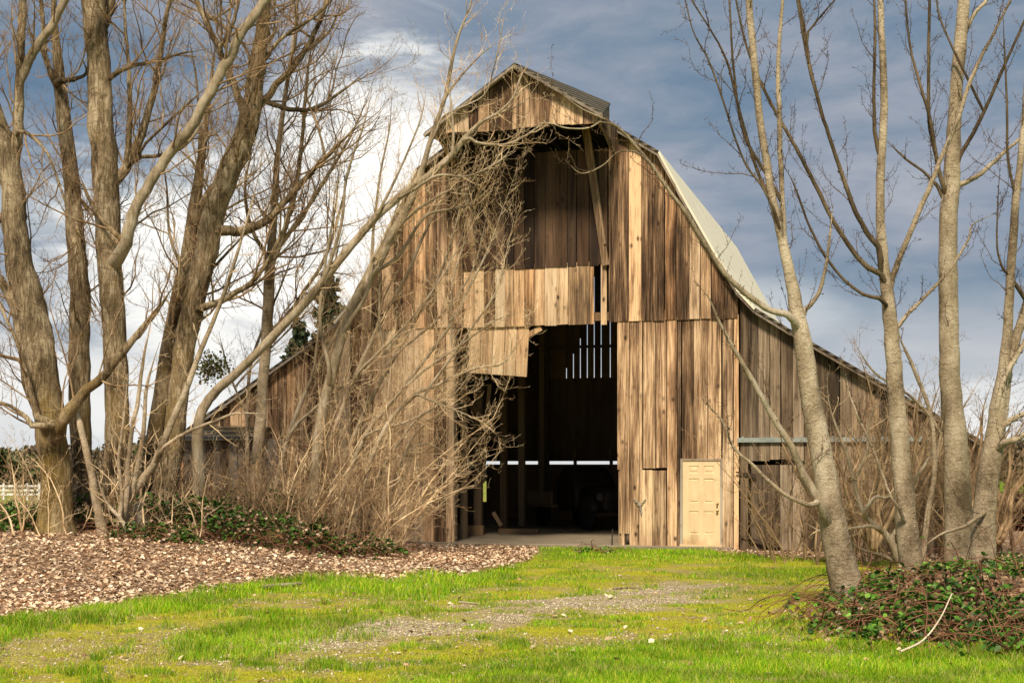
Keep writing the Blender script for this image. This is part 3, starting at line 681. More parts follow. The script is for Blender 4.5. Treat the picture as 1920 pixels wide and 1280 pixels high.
# ---- hay hood
HD = 1.6
hood = MB(); hw = 2.05; zb_, za_ = 9.84, 11.22
fo = lambda x: za_ - (za_ - zb_ - .12) * abs(x) / hw
boards(hood, -hw + .03, hw - .03, lambda x: min(zb_ + .02 * math.sin(x * 3), fo(x) - .03), lambda x: fo(x) - .02, -HD, wd=.27, gap=.006, jag=.02)
hood.build('hood_siding', WOOD, barn)
for sd_ in (-1, 1):
    mb = MB(); n_ = 2
    xo = hw + (.22 if sd_ < 0 else .02); zo = za_ - (za_ - zb_ - .12) * xo / hw
    bc = (xo - .30, .4, 10.76) if sd_ > 0 else (-xo, .35, zo + .18)
    vs = [(0, -HD - .22, za_ + .03), (0, .5, za_ + .16), bc, (sd_ * xo, -HD - .12, zo)]
    vs = vs + [(a, b, c_ + .05) for a, b, c_ in vs]
    mb.add(vs, [(0, 1, 2, 3), (4, 5, 6, 7), (0, 1, 5, 4), (1, 2, 6, 5), (2, 3, 7, 6), (3, 0, 4, 7)])
    mb.build('hood_roof', ROOFG, barn)
    if sd_ > 0:
        mb = MB(); c0 = (xo - .14, -HD - .05, zo - .02); c1 = (xo - .32, .38, 10.74)
        mb.add([c0, c1, (xo - .32, .38, 9.85), (c0[0], c0[1], c0[2] - .1)] + [(c0[0] - .02, c0[1], c0[2]), (c1[0] - .02, .38, c1[2]), (xo - .34, .38, 9.85), (c0[0] - .02, c0[1], c0[2] - .1)],
               [(0, 1, 2, 3), (7, 6, 5, 4), (0, 4, 5, 1), (1, 5, 6, 2), (2, 6, 7, 3), (3, 7, 4, 0)]); mb.build('hood_cheek', WOODG, barn)
    mb = MB(); mb.bar((0, -HD - .2, za_ - .0), (sd_ * xo, -HD - .11, zo - .03), .06, .12); mb.build('rake_board', WOODG, barn)
    mb = MB(); mb.bar((sd_ * (hw - .1), -HD, zb_ + .1), (sd_ * (hw - .1), 0, zb_ - .35), .05, .14); mb.build('bracket', WOODG, barn)
    mb = MB(); boards_y = -HD
    vs = [(sd_ * hw, -HD, zb_ + .02), (sd_ * hw, 0, zb_ - .6), (sd_ * hw, 0, zb_ + .25), (sd_ * hw, -HD, zb_ + .1)]
    vs += [(a + .02, b, c_) for a, b, c_ in vs]
    mb.add(vs, [(0, 1, 2, 3), (4, 7, 6, 5), (0, 4, 5, 1), (1, 5, 6, 2), (2, 6, 7, 3), (3, 7, 4, 0)]); mb.build('hood_cheek', WOOD, barn)
# ---- chain on the patch boards
mb = MB()
def links(a, b, n_):
    for i in range(n_):
        t = (i + .5) / n_; c_ = (a[0] + (b[0] - a[0]) * t, -.012, a[1] + (b[1] - a[1]) * t); dx_, dz_ = b[0] - a[0], b[1] - a[1]; l_ = math.hypot(dx_, dz_); dx_, dz_ = dx_ / l_, dz_ / l_
        R_, r_ = l_ / n_ * .62, .007
        pts = []
        for k in range(9):
            an = k * math.pi / 4; u, v = R_ * math.cos(an), .024 * math.sin(an)
            if i % 2: pts.append((c_[0] + dx_ * u - dz_ * v, c_[1], c_[2 - 0] + dz_ * u + dx_ * v))
            else: pts.append((c_[0] + dx_ * u, c_[1] + v, c_[2] + dz_ * u))
        mb.rod(pts, r_, 6)
A_, B_, C_, E_ = fac(1189, 934), fac(1211, 935), fac(1200.5, 948), fac(1203, 964)
links(A_, C_, 5); links(C_, B_, 5); links(C_, E_, 5)
ch = mb.build('chain', plain('dull_steel_chain', (.45, .45, .40), .5, .4), None)
ch.location = BO; ch.rotation_euler = (0, 0, -TH); tag(ch, 'short steel chain hung in a Y on the boards right of the barn doorway', 'chain')
mb = MB(); p = fac(1200, 1000)
stk = MB(); a = fac(1148, 1030); b = fac(1149, 998); stk.rod([(a[0], -.05, .04), (a[0] + .01, -.05, .25), (b[0], -.04, .46)], [.02, .017, .012], 8)
so_ = stk.build('stake', IRON); so_.location = BO; so_.rotation_euler = (0, 0, -TH); tag(so_, 'thin upright stake at the right foot of the barn doorway', 'stake')

# ---- old truck parked deep in the barn
def loc2w(lx, d, z=0): return (BO[0] + cT * lx + sT * d, BO[1] - sT * lx + cT * d, z)
lx_ = fac(1100, 985, 8.0)[0]
tr = empty('old_truck', loc2w(lx_, 8.0, .076), -TH + .75); tag(tr, 'dark rounded old truck parked inside the shadowy barn', 'truck')
def loft(secs, n=20):
    """secs: (y, half width, z bottom, z top, roundness)"""
    vs, fs = [], []
    for (y_, hw_, z0, z1, e_) in secs:
        for k in range(n):
            a = 2 * math.pi * k / n + math.pi / n; c_, s_ = math.cos(a), math.sin(a)
            vs.append((hw_ * math.copysign(abs(c_) ** e_, c_), y_, (z0 + z1) / 2 + (z1 - z0) / 2 * math.copysign(abs(s_) ** e_, s_)))
    for i in range(len(secs) - 1): fs += [(i * n + k, i * n + (k + 1) % n, (i + 1) * n + (k + 1) % n, (i + 1) * n + k) for k in range(n)]
    fs += [tuple(range(n)), tuple((len(secs) - 1) * n + k for k in range(n))]
    return vs, fs
mb = MB(); mb.add(*loft([(-1.75, .30, .55, 1.05, .5), (-1.7, .38, .5, 1.18, .5), (-1.0, .45, .5, 1.25, .5), (-.6, .62, .5, 1.28, .5)])); hoodp = mb.build('hood', TRUCK, tr, smooth=True)
mb = MB(); mb.add(*loft([(-.62, .70, .5, 1.25, .35), (-.45, .74, .5, 1.55, .35), (-.2, .72, .5, 1.86, .4), (.4, .72, .5, 1.88, .4), (.62, .70, .5, 1.75, .4)])); cab = mb.build('cab', TRUCK, tr, smooth=True)
mb = MB(); mb.box(-.55, .55, -.40, -.385, 1.32, 1.66, dx=0); mb.build('windscreen', plain('dark_glass', (.03, .035, .04), .1), cab)
mb = MB(); mb.box(-.85, .85, .7, 2.4, .62, .72); mb.box(-.85, -.8, .7, 2.4, .72, 1.1); mb.box(.8, .85, .7, 2.4, .72, 1.1); mb.build('bed', BEAM, tr)
for sx in (-1, 1):
    mb = MB(); vs, fs = loft([(-1.75, .12, .55, .75, .8), (-1.5, .17, .55, .98, .8), (-1.1, .17, .55, 1.02, .8), (-.7, .13, .45, .75, .8)]); mb.add([(a + sx * .62, b, c_) for a, b, c_ in vs], fs); mb.build('fender', TRUCK, tr, smooth=True)
    mb = MB(); mb.lathe([(.02, .14), (.11, .1), (.13, 0), (.10, -.02), (.02, -.03)], (sx * .5, -1.74, .98)); mb.build('headlight', plain('dull_chrome', (.12, .12, .11), .5, .3), tr, smooth=True)
    for yy_ in (-1.25, 1.6):
        mb = MB(); mb.lathe([(.2, -.08), (.34, -.09), (.38, -.04), (.38, .04), (.34, .09), (.2, .08)], (sx * .66, yy_, .38), 'x'); wo = mb.build('wheel', RUBBER, tr, smooth=True)
        mb = MB(); mb.lathe([(.02, -.07), (.19, -.075), (.2, .075), (.02, .07)], (sx * .66, yy_, .38), 'x'); mb.build('rim', IRON, wo, smooth=True)
mb = MB(); mb.box(-.8, .8, -1.95, -1.9, .42, .54); mb.build('bumper', IRON, tr, bevel=.01)

# ---- small shed against the left end of the barn
sp = gp(345, 905, 33.0); shx = sp[0]
shed = empty('lean_shed', (shx, 33.0, height(shx, 33.0)), -TH * .3); tag(shed, 'small grey board shed with mossy metal roof left of the barn', 'shed')
zt = gp(345, 823, 33)[2] - shed.location[2]; mb = MB(); boards(mb, 0, 2.6, -.3, zt, 0, wd=.2); mb.build('wall', WOODG, shed); mb = MB(); boards(mb, 0, 2.6, -.3, zt, 2.4, wd=.3); mb.build('wall', WOODG, shed)
mb = MB(); yy = .03
while yy < 2.38: mb.box(-.0, .025, yy, yy + .19, -.3, zt + (yy / 2.4) * .5); yy += .2
mb.build('side_wall', WOODG, shed)
mb = MB(); z1_ = zt + .5; mb.add([(-.35, -.3, zt - .05), (1.9, -.3, zt - .02), (1.9, 2.6, z1_ + .05), (-.25, 2.6, z1_), (-.35, -.3, zt - .0), (1.9, -.3, zt + .03), (1.9, 2.6, z1_ + .1), (-.25, 2.6, z1_ + .05)],
    [(0, 3, 2, 1), (4, 5, 6, 7), (0, 1, 5, 4), (1, 2, 6, 5), (2, 3, 7, 6), (3, 0, 4, 7)]); mb.build('roof', ROOFG, shed)
# ------------------------------------------------------------------ trees, left group
DL = dict(dens=(2.1, 4.4, 6), length=(2.3, 1.0, .45), up=.4, rmax=.023, maxlv=2, spur=14)
G_L = 'big bare cottonwoods on the left bank'
def px(Y, *pts): return [(a, b, w_, Y if len(p) < 4 else p[3]) for p in pts for a, b, w_ in [p[:3]]]
tree('bare_tree', 'thickest bare tree at the far left edge, mossy yellow foot beside the white fence', 'tree', (108, 1005, 26.0),
     px(26, (104, 1003, 66), (102, 900, 58), (92, 780, 56), (76, 660, 54), (58, 580, 52), (38, 500, 52), (26, 420, 46), (20, 350, 42), (5, 265, 38), (-18, 190, 30), (-40, 90, 22)),
     [px(26, (22, 300, 30), (34, 230, 24), (40, 120, 19), (42, 40, 17), (44, -60, 12)),
      (px(26, (52, 118, 20), (72, 80, 19), (100, 42, 18), (128, -12, 16), (160, -80, 12)), BARK_P),
      px(26, (70, 760, 40), (40, 640, 30), (15, 560, 24), (-20, 500, 18)),
      px(26, (20, 400, 26), (0, 405, 24), (-25, 390, 18)),
      px(25.5, (110, 800, 30), (150, 740, 24), (200, 690, 20), (260, 620, 14), (300, 575, 10), (330, 530, 6)),
      px(25.5, (75, 790, 18), (60, 740, 12), (30, 640, 8), (0, 570, 6)),
      px(25.2, (60, 800, 14), (45, 780, 10), (15, 760, 7), (-20, 750, 5)),
      px(25, (40, 240, 8), (90, 290, 6), (130, 400, 5), (150, 470, 4))],
     BARK_M, BARK_L, TW_B, G_L, seed=2, flare=1.25, t0trunk=.35, **DL)
tree('bare_tree', 'tall slender straight bare tree second from the left, thinning to a spindly top', 'tree', (150, 985, 27.5),
     px(27.5, (150, 985, 42), (150, 900, 39), (146, 760, 38), (142, 640, 37), (139, 520, 36), (134, 420, 34), (126, 320, 29), (114, 220, 26), (105, 120, 18), (102, 40, 12), (101, -70, 8)),
     [px(27.5, (108, 170, 14), (85, 110, 12), (80, 60, 10), (76, -20, 8)),
      (px(27, (112, 150, 14), (140, 148, 9), (162, 135, 6), (155, 110, 4)), BARK_D),
      px(27, (146, 420, 9), (160, 540, 8), (176, 590, 8)),
      px(27.8, (128, 330, 8), (150, 370, 7), (180, 420, 5))],
     BARK_L, BARK_L, TW_B, G_L, seed=3, t0trunk=.3, **DL)
tree('bare_tree', 'massive upright grey bare tree whose furrowed trunk leaves the top of the picture', 'tree', (226, 985, 27.0),
     px(27, (224, 985, 52), (221, 880, 46), (218, 780, 44), (214, 640, 45), (208, 520, 46), (203, 400, 45), (199, 300, 45), (193, 200, 45), (186, 100, 44), (180, 30, 46), (170, -60, 46)),
     [(px(26.5, (232, 470, 28), (250, 400, 25), (285, 335, 23), (325, 275, 23), (365, 215, 22), (400, 150, 22), (432, 95, 21), (470, 45, 21), (505, -5, 20), (560, -70, 16)), BARK_P),
      px(27.2, (232, 330, 22), (262, 260, 18), (285, 180, 15), (300, 100, 12), (316, 10, 9), (330, -50, 7)),
      px(27.1, (240, 300, 16), (246, 220, 12), (243, 140, 9), (236, 60, 7), (232, -20, 5)),
      (px(26.8, (210, 138, 12), (250, 122, 9), (295, 112, 7), (340, 100, 5), (385, 94, 4)), BARK_D),
      px(26.9, (255, 295, 8), (305, 290, 8), (350, 270, 7), (400, 200, 5)),
      px(27.3, (190, 60, 26), (205, 10, 24), (215, -60, 20)),
      px(26.6, (262, 280, 7), (330, 215, 6), (385, 165, 5)),
      px(26.5, (205, 430, 10), (170, 380, 8), (150, 330, 6))],
     BARK_L, BARK_L, TW_B, G_L, seed=4, t0trunk=.3, **DL)
tree('bare_tree', 'big leaning bare tree with a forked crown, arching right towards the barn', 'tree', (300, 960, 28.0),
     px(28, (300, 965, 46), (322, 860, 42), (340, 760, 40), (354, 640, 40), (370, 560, 40), (392, 470, 41), (408, 400, 42), (432, 330, 44), (458, 270, 42), (470, 225, 38), (478, 170, 32), (485, 100, 28), (494, 30, 24), (505, -60, 18)),
     [px(27.8, (462, 235, 26), (455, 190, 18), (435, 150, 16), (412, 90, 14), (392, 50, 13), (370, 0, 11), (355, -50, 8)),
      px(27.8, (420, 430, 24), (455, 432, 20), (500, 415, 18), (535, 375, 15), (575, 330, 12), (615, 290, 10), (650, 255, 8), (700, 200, 5)),
      (px(27.6, (392, 570, 16), (430, 556, 13), (468, 532, 11), (500, 490, 10), (525, 440, 9), (545, 380, 6)), BARK_L),
      (px(28.2, (495, 185, 14), (520, 200, 11), (560, 208, 10), (600, 200, 8), (650, 165, 6), (690, 130, 5)), BARK_D),
      px(28.2, (498, 190, 16), (525, 155, 14), (552, 130, 13), (575, 90, 12), (598, 40, 11), (620, -20, 9)),
      px(28, (480, 130, 10), (530, 70, 8), (590, 30, 7), (640, -20, 5)),
      (px(27.9, (400, 410, 20), (425, 350, 14), (450, 300, 10)), BARK_M),
      px(27.4, (410, 90, 9), (430, 60, 8), (445, 10, 7), (450, -40, 5)),
      px(27.9, (395, 30, 9), (460, 90, 7), (470, 160, 8))],
     BARK_L, BARK_L, TW_B, G_L, seed=5, t0trunk=.3, dens=(2.6, 4.8, 6.5), length=(2.6, 1.1, .45), up=.35, rmax=.028, maxlv=2, spur=7)
tree('bare_tree', 'narrow grey bare tree squeezed just left of the leaning forked tree', 'tree', (288, 960, 28.6),
     px(28.6, (270, 965, 32), (288, 830, 29), (306, 700, 28), (326, 580, 27), (350, 480, 28), (362, 400, 24), (378, 300, 14), (388, 210, 12), (400, 120, 9), (405, 60, 7)),
     [(px(28.4, (370, 400, 18), (395, 355, 14), (420, 325, 11), (440, 290, 8)), BARK_L),
      px(28.4, (325, 600, 10), (345, 560, 8), (420, 480, 6), (470, 430, 5)),
      px(28.3, (340, 500, 8), (318, 440, 6), (312, 350, 4), (300, 270, 3)),
      px(28.7, (366, 380, 8), (375, 250, 6), (368, 150, 5), (352, 60, 4))],
     BARK_L, BARK_L, TW_G, G_L, seed=6, t0trunk=.4, **DL)
tree('bare_tree', 'upright bare tree standing between the leaning forked tree and the barn', 'tree', (478, 985, 29.5),
     px(29.5, (478, 985, 28), (484, 850, 25), (490, 760, 24), (497, 660, 24), (504, 560, 25), (508, 480, 20), (514, 400, 16), (520, 300, 13), (532, 200, 11), (545, 110, 8), (556, 20, 6), (560, -40, 4)),
     [px(29.3, (508, 500, 14), (530, 440, 12), (548, 370, 11), (562, 290, 9), (570, 200, 8), (580, 110, 6), (600, 20, 5)),
      px(29.3, (505, 520, 12), (520, 470, 10), (570, 400, 9), (620, 320, 7), (670, 230, 5), (700, 150, 4)),
      px(29.4, (500, 480, 10), (470, 420, 8), (460, 340, 6), (480, 260, 4)),
      px(29.6, (498, 650, 10), (560, 560, 8), (610, 480, 7), (640, 380, 5), (660, 290, 4))],
     BARK_R, BARK_L, TW_B, G_L, seed=7, t0trunk=.3, dens=(2.8, 4.5, 6.5), length=(2.5, 1.1, .45), up=.4, rmax=.026, maxlv=2, spur=7)
# long pale limbs sweeping towards the hay hood, each its own young tree
G_S = 'bare saplings crossing the left front of the barn'
SP = dict(dens=(5.5, 6, 6), length=(1.1, .5, .2), up=.3, rmax=.010, ang=42, ws=.8)
tree('sapling', 'long leaning bare sapling whose pale limb reaches across the hay hood', 'sapling', (430, 985, 28.0),
     px(28, (385, 985, 30), (372, 880, 26), (375, 790, 24), (400, 740, 22), (455, 690, 21), (520, 625, 20), (585, 555, 19), (640, 488, 18), (706, 410, 18), (760, 362, 18), (806, 330, 17), (845, 295, 14), (878, 255, 12), (911, 225, 9), (950, 208, 8), (985, 190, 7), (1010, 155, 5)),
     [px(27.8, (878, 258, 9), (900, 270, 7), (945, 272, 6), (985, 255, 5), (1020, 232, 4), (1040, 238, 3)),
      px(27.8, (930, 215, 6), (960, 185, 5), (975, 150, 4), (980, 130, 3)),
      px(27.7, (845, 300, 9), (850, 260, 7), (846, 200, 5), (838, 150, 4)),
      px(27.9, (700, 415, 9), (720, 380, 7), (760, 300, 5), (790, 220, 4), (800, 160, 3)),
      px(27.9, (610, 520, 9), (640, 420, 7), (650, 330, 6), (680, 240, 4), (700, 160, 3)),
      px(27.6, (770, 360, 8), (820, 330, 6), (880, 330, 5), (940, 300, 4), (960, 270, 3))],
     BARK_P, BARK_P, TW_G, G_S, seed=8, t0trunk=.4, **SP)
tree('sapling', 'stout tan sapling leaning along the left roof slope and thinning upwards', 'sapling', (585, 990, 29.0),
     px(29, (580, 1000, 26), (592, 880, 25), (600, 800, 25), (618, 715, 25), (645, 620, 26), (672, 560, 27), (706, 500, 25), (740, 432, 22), (768, 380, 19), (790, 320, 14), (812, 250, 11), (835, 180, 9), (848, 110, 8), (862, 60, 6), (880, 15, 4), (892, -30, 3)),
     [px(28.8, (700, 510, 11), (745, 480, 8), (800, 405, 7), (860, 390, 6), (915, 365, 4)),
      px(28.8, (650, 610, 11), (690, 540, 9), (700, 430, 7), (712, 330, 5), (730, 240, 4), (735, 170, 3)),
      px(28.8, (735, 440, 9), (772, 400, 7), (835, 360, 5), (880, 345, 4), (905, 300, 3)),
      px(28.9, (838, 175, 6), (868, 140, 4), (905, 100, 3), (940, 75, 2.5)),
      px(28.9, (815, 250, 6), (835, 215, 4), (905, 180, 3), (925, 130, 3), (940, 60, 2.5), (948, 10, 2)),
      px(28.7, (620, 700, 10), (600, 600, 8), (612, 480, 6), (630, 380, 5), (640, 280, 4))],
     BARK_P, BARK_P, TW_G, G_S, seed=9, t0trunk=.35, **SP)
tree('sapling', 'crooked tan sapling rising from the leaf litter in front of the big trees', 'sapling', (205, 1060, 25.2),
     px(25.2, (205, 1060, 24), (222, 1010, 22), (236, 950, 21), (250, 915, 20), (280, 880, 18), (300, 840, 17), (325, 780, 14), (350, 725, 13), (375, 660, 11), (400, 600, 10), (430, 520, 9), (455, 440, 8), (480, 350, 6), (495, 280, 4)),
     [px(25, (236, 955, 12), (240, 880, 11), (248, 800, 10), (262, 740, 9), (272, 660, 7), (285, 590, 5)),
      px(25.1, (248, 920, 12), (262, 860, 11), (272, 790, 9), (276, 720, 7), (300, 640, 5)),
      px(24.9, (238, 990, 10), (215, 960, 8), (195, 930, 6), (180, 880, 4)),
      px(25, (300, 842, 9), (350, 810, 7), (400, 790, 6), (440, 775, 5), (500, 775, 4)),
      px(25, (230, 930, 9), (222, 860, 8), (232, 780, 6), (240, 700, 4))],
     BARK_R, BARK_R, TW_G, None, seed=10, t0trunk=.3, dens=(4, 5, 6), length=(.8, .4, .2), up=.3, rmax=.012)
tree('sapling', 'thin barkless pale stem leaning beside the thickest left tree', 'sapling', (192, 1005, 25.6),
     px(25.6, (195, 1010, 20), (182, 950, 18), (172, 890, 17), (158, 830, 15), (145, 780, 12), (140, 755, 7)), [],
     BARK_R, BARK_R, TW_G, None, seed=11, t0trunk=.3, dens=(1.5, 3, 5), length=(.5, .3, .2), rmax=.008)
fan = [
 ('bare sapling with a long low arm dipping across the left door post', [(660, 1000, 16), (690, 880, 15), (730, 790, 14), (782, 738, 12), (820, 722, 10), (860, 702, 8), (905, 686, 6), (940, 682, 5), (975, 640, 4), (990, 610, 3)],
  [[(782, 738, 8), (812, 752, 7), (850, 768, 6), (880, 780, 5), (915, 795, 4)], [(800, 730, 9), (845, 668, 8), (890, 605, 6), (930, 545, 5), (950, 470, 4), (968, 390, 3)], [(905, 686, 4), (920, 700, 3), (925, 715, 2)]]),
 ('pale bare sapling fanning over the boards left of the doorway', [(620, 1010, 18), (650, 900, 16), (690, 810, 15), (745, 740, 13), (800, 670, 12), (845, 610, 10), (880, 540, 8), (915, 470, 7), (940, 400, 5), (965, 330, 4), (972, 290, 3)],
  [[(745, 740, 9), (800, 690, 8), (870, 640, 6), (930, 600, 4), (990, 580, 3)], [(845, 610, 7), (850, 520, 6), (880, 430, 5), (905, 350, 4), (935, 280, 3)], [(690, 810, 9), (760, 790, 7), (820, 760, 5), (850, 720, 3)]]),
 ('bare sapling curving steeply up the left barn wall', [(560, 1020, 18), (590, 900, 16), (628, 800, 15), (668, 700, 14), (710, 610, 12), (760, 520, 11), (795, 440, 9), (830, 370, 7), (860, 310, 5), (880, 260, 4)],
  [[(668, 700, 9), (730, 640, 8), (800, 560, 6), (850, 480, 5), (880, 400, 3)], [(710, 610, 8), (715, 500, 6), (740, 400, 5), (770, 330, 3)]]),
 ('bare sapling leaning right from the brambles below the left roof edge', [(500, 1010, 20), (520, 900, 18), (548, 800, 16), (590, 700, 14), (640, 610, 12), (690, 530, 10), (735, 440, 8), (770, 360, 6), (790, 290, 4)],
  [[(548, 800, 10), (620, 740, 8), (700, 680, 7), (770, 600, 5), (810, 520, 4)], [(590, 700, 9), (600, 600, 7), (625, 500, 6), (650, 400, 4)]]),
 ('short bare sapling arching low over the left foot of the doorway', [(720, 1010, 12), (735, 920, 11), (760, 850, 10), (790, 800, 8), (830, 770, 6), (850, 730, 4)],
  [[(760, 850, 7), (800, 830, 5), (850, 860, 4)], [(745, 900, 6), (790, 900, 5), (840, 950, 3)]]),
 ('bare sapling with long whips crossing the upper left boards', [(600, 1015, 16), (640, 880, 15), (690, 760, 13), (745, 660, 12), (790, 580, 10), (830, 500, 8), (855, 420, 6), (870, 350, 5), (905, 290, 3)],
  [[(745, 660, 8), (820, 600, 6), (880, 520, 5), (905, 440, 4), (918, 360, 3)], [(690, 760, 8), (700, 650, 6), (720, 560, 5), (765, 470, 4)]]),
 ('upright bare sapling at the left end of the thicket', [(470, 1005, 14), (466, 880, 12), (465, 780, 11), (470, 690, 10), (500, 600, 8), (540, 500, 6), (560, 400, 4)],
  [[(465, 780, 8), (430, 700, 6), (410, 620, 4)], [(470, 690, 7), (540, 620, 5), (600, 560, 4)]]),
 ('bare sapling leaning out along the ground line left of the doorway', [(690, 1020, 12), (700, 930, 11), (730, 860, 10), (780, 790, 8), (850, 740, 6), (880, 700, 4), (900, 640, 3)],
  [[(730, 860, 6), (790, 850, 5), (830, 820, 3)]]),
]
for k_, (lb, tr_, lims) in enumerate(fan):
    Y = 28.6 + .32 * k_ if k_ < 4 else 29.4 + .25 * (k_ - 4)
    tree('sapling', lb, 'sapling', (tr_[0][0], tr_[0][1], Y), px(Y, *tr_), [px(Y - .25, *l_) for l_ in lims], BARK_P if k_ % 2 else BARK_R, BARK_P, TW_G, G_S,
         seed=20 + k_, t0trunk=.12, dens=(9, 7, 6), length=(1.1, .45, .2), up=.32, rmax=.0085, ang=44, flare=1.0, ws=.58)
# unnamed crowd of shoots between them
def thicket(name, label, x0, x1, y0, y1, n_, hgt, lean, mat, seed, dens=(5, 5, 5), r0=(.012, .03), cat='thicket', ln=(.8, .35, .2)):
    st = random.getstate(); rnd.seed(seed); tw = Tubes()
    for _ in range(n_):
        x_, y_ = rnd.uniform(x0, x1), rnd.uniform(y0, y1); h_ = rnd.uniform(*hgt); z_ = float(height(x_, y_)) - .05
        d = unit(np.array((lean + rnd.gauss(0, .25), rnd.gauss(0, .12), 1.0))); p = np.array((x_, y_, z_)); P = [p]; k = 9; bend = rnd.gauss(lean * .5, .25)
        for s_ in range(k - 1):
            d = unit(d + np.array((rnd.gauss(0, .17) + bend * .16, rnd.gauss(0, .12), -.03))); p = p + d * h_ / (k - 1); P.append(p)
        r_ = rnd.uniform(*r0); R = [max(r_ * (1 - .85 * i / (k - 1)), .002) for i in range(k)]
        tw.add(P, R, 5); grow(tw, np.array(P), np.array(R), 0, dens, ln, 50, .35, .3, 8, .1, .008, 1, (lean * .3, 0, 0))
    o = tw.build(name, mat, seed=seed, loc=((x0 + x1) / 2, (y0 + y1) / 2, 0)); tag(o, label, cat, None, 'stuff'); rnd.seed(seed + 99); return o
thicket('thicket', 'dense tangle of golden bare shoots at the foot of the left barn wall', -5.2, -2.4, 28.2, 31.2, 85, (1.6, 5.4), .3, TW_G, 31)
thicket('thicket', 'low grey brown brushwood under the golden shoots', -5.8, -3.0, 27.6, 30.0, 80, (.9, 2.4), .1, TW_B, 36, dens=(6, 5, 5))
thicket('thicket', 'brown tangle of bare shoots below the grey shed', -9.2, -5.2, 27.2, 30.5, 130, (.9, 1.9), .12, TW_B, 32)
thicket('thicket', 'low arching bare twigs around the feet of the left trees', -11.5, -6.0, 25.0, 28.0, 55, (.8, 2.4), .0, TW_G, 33)
thicket('thicket', 'bare grey brown bushes along the right barn wall', 5.3, 9.6, 25.8, 28.3, 70, (1.2, 3.3), -.05, TW_B, 34)
thicket('thicket', 'leafless hedge beyond the right end of the barn', 8.5, 16.0, 28.5, 36.0, 90, (2.0, 4.6), .0, TW_B, 35, r0=(.02, .04))

# ------------------------------------------------------------------ trees, right group
G_R = 'smooth bare young trees on the right'
RP = dict(dens=(2.6, 3.6, 5), length=(.95, .4, .2), up=.45, rmax=.007, ang=38, spur=20, ws=.88, knobs=10)
tree('bare_tree', 'leftmost smooth tan tree of the right group, leaning left in front of the barn', 'tree', (1598, 1158, 17.3),
     px(17.3, (1600, 1160, 60), (1582, 1080, 54), (1558, 980, 50), (1540, 880, 44), (1524, 780, 39), (1510, 690, 35), (1500, 620, 31), (1490, 565, 27), (1476, 500, 21), (1462, 430, 18), (1448, 370, 15), (1437, 300, 14), (1426, 230, 14), (1418, 150, 14), (1410, 70, 13), (1403, -10, 12), (1396, -80, 9)),
     [px(17.3, (1480, 500, 13), (1472, 440, 12), (1467, 350, 11), (1463, 250, 11), (1461, 150, 10), (1464, 60, 8), (1470, -40, 6)),
      (px(17.1, (1482, 590, 16), (1440, 578, 13), (1400, 548, 12), (1360, 510, 11), (1325, 462, 10), (1290, 405, 9), (1245, 345, 8), (1205, 290, 7), (1165, 245, 6), (1135, 225, 5), (1090, 205, 4), (1050, 175, 3), (1010, 150, 2.5)), BARK_P),
      (px(17.0, (1540, 950, 20), (1508, 890, 17), (1480, 830, 14), (1440, 770, 12), (1405, 705, 11), (1375, 650, 9), (1350, 605, 7), (1330, 560, 5), (1305, 530, 4)), BARK_P),
      px(16.9, (1525, 950, 12), (1480, 930, 9), (1440, 900, 8), (1410, 870, 7), (1375, 835, 6), (1350, 780, 5), (1300, 740, 3)),
      px(17.3, (1504, 585, 11), (1530, 555, 9), (1548, 500, 7), (1556, 440, 5), (1562, 380, 3)),
      (px(17.3, (1452, 380, 9), (1420, 320, 7), (1385, 200, 6), (1365, 120, 5), (1335, 60, 4), (1290, -10, 3)), BARK_D),
      (px(17.3, (1440, 330, 8), (1395, 250, 6), (1375, 130, 5), (1368, 20, 4), (1362, -60, 3)), BARK_D),
      (px(17.2, (1455, 400, 7), (1430, 350, 5), (1390, 290, 4.5), (1335, 130, 4), (1300, 60, 3), (1280, -20, 2.5)), BARK_D),
      px(17.0, (1130, 226, 4), (1100, 240, 3), (1060, 240, 3), (1020, 230, 2.5), (985, 245, 2)),
      px(17.0, (1200, 285, 4), (1160, 285, 3), (1130, 310, 3), (1090, 325, 2.5), (1060, 300, 2))],
     BARK_R, BARK_R, TW_D, G_R, seed=41, t0trunk=.35, lump=.035, **RP)
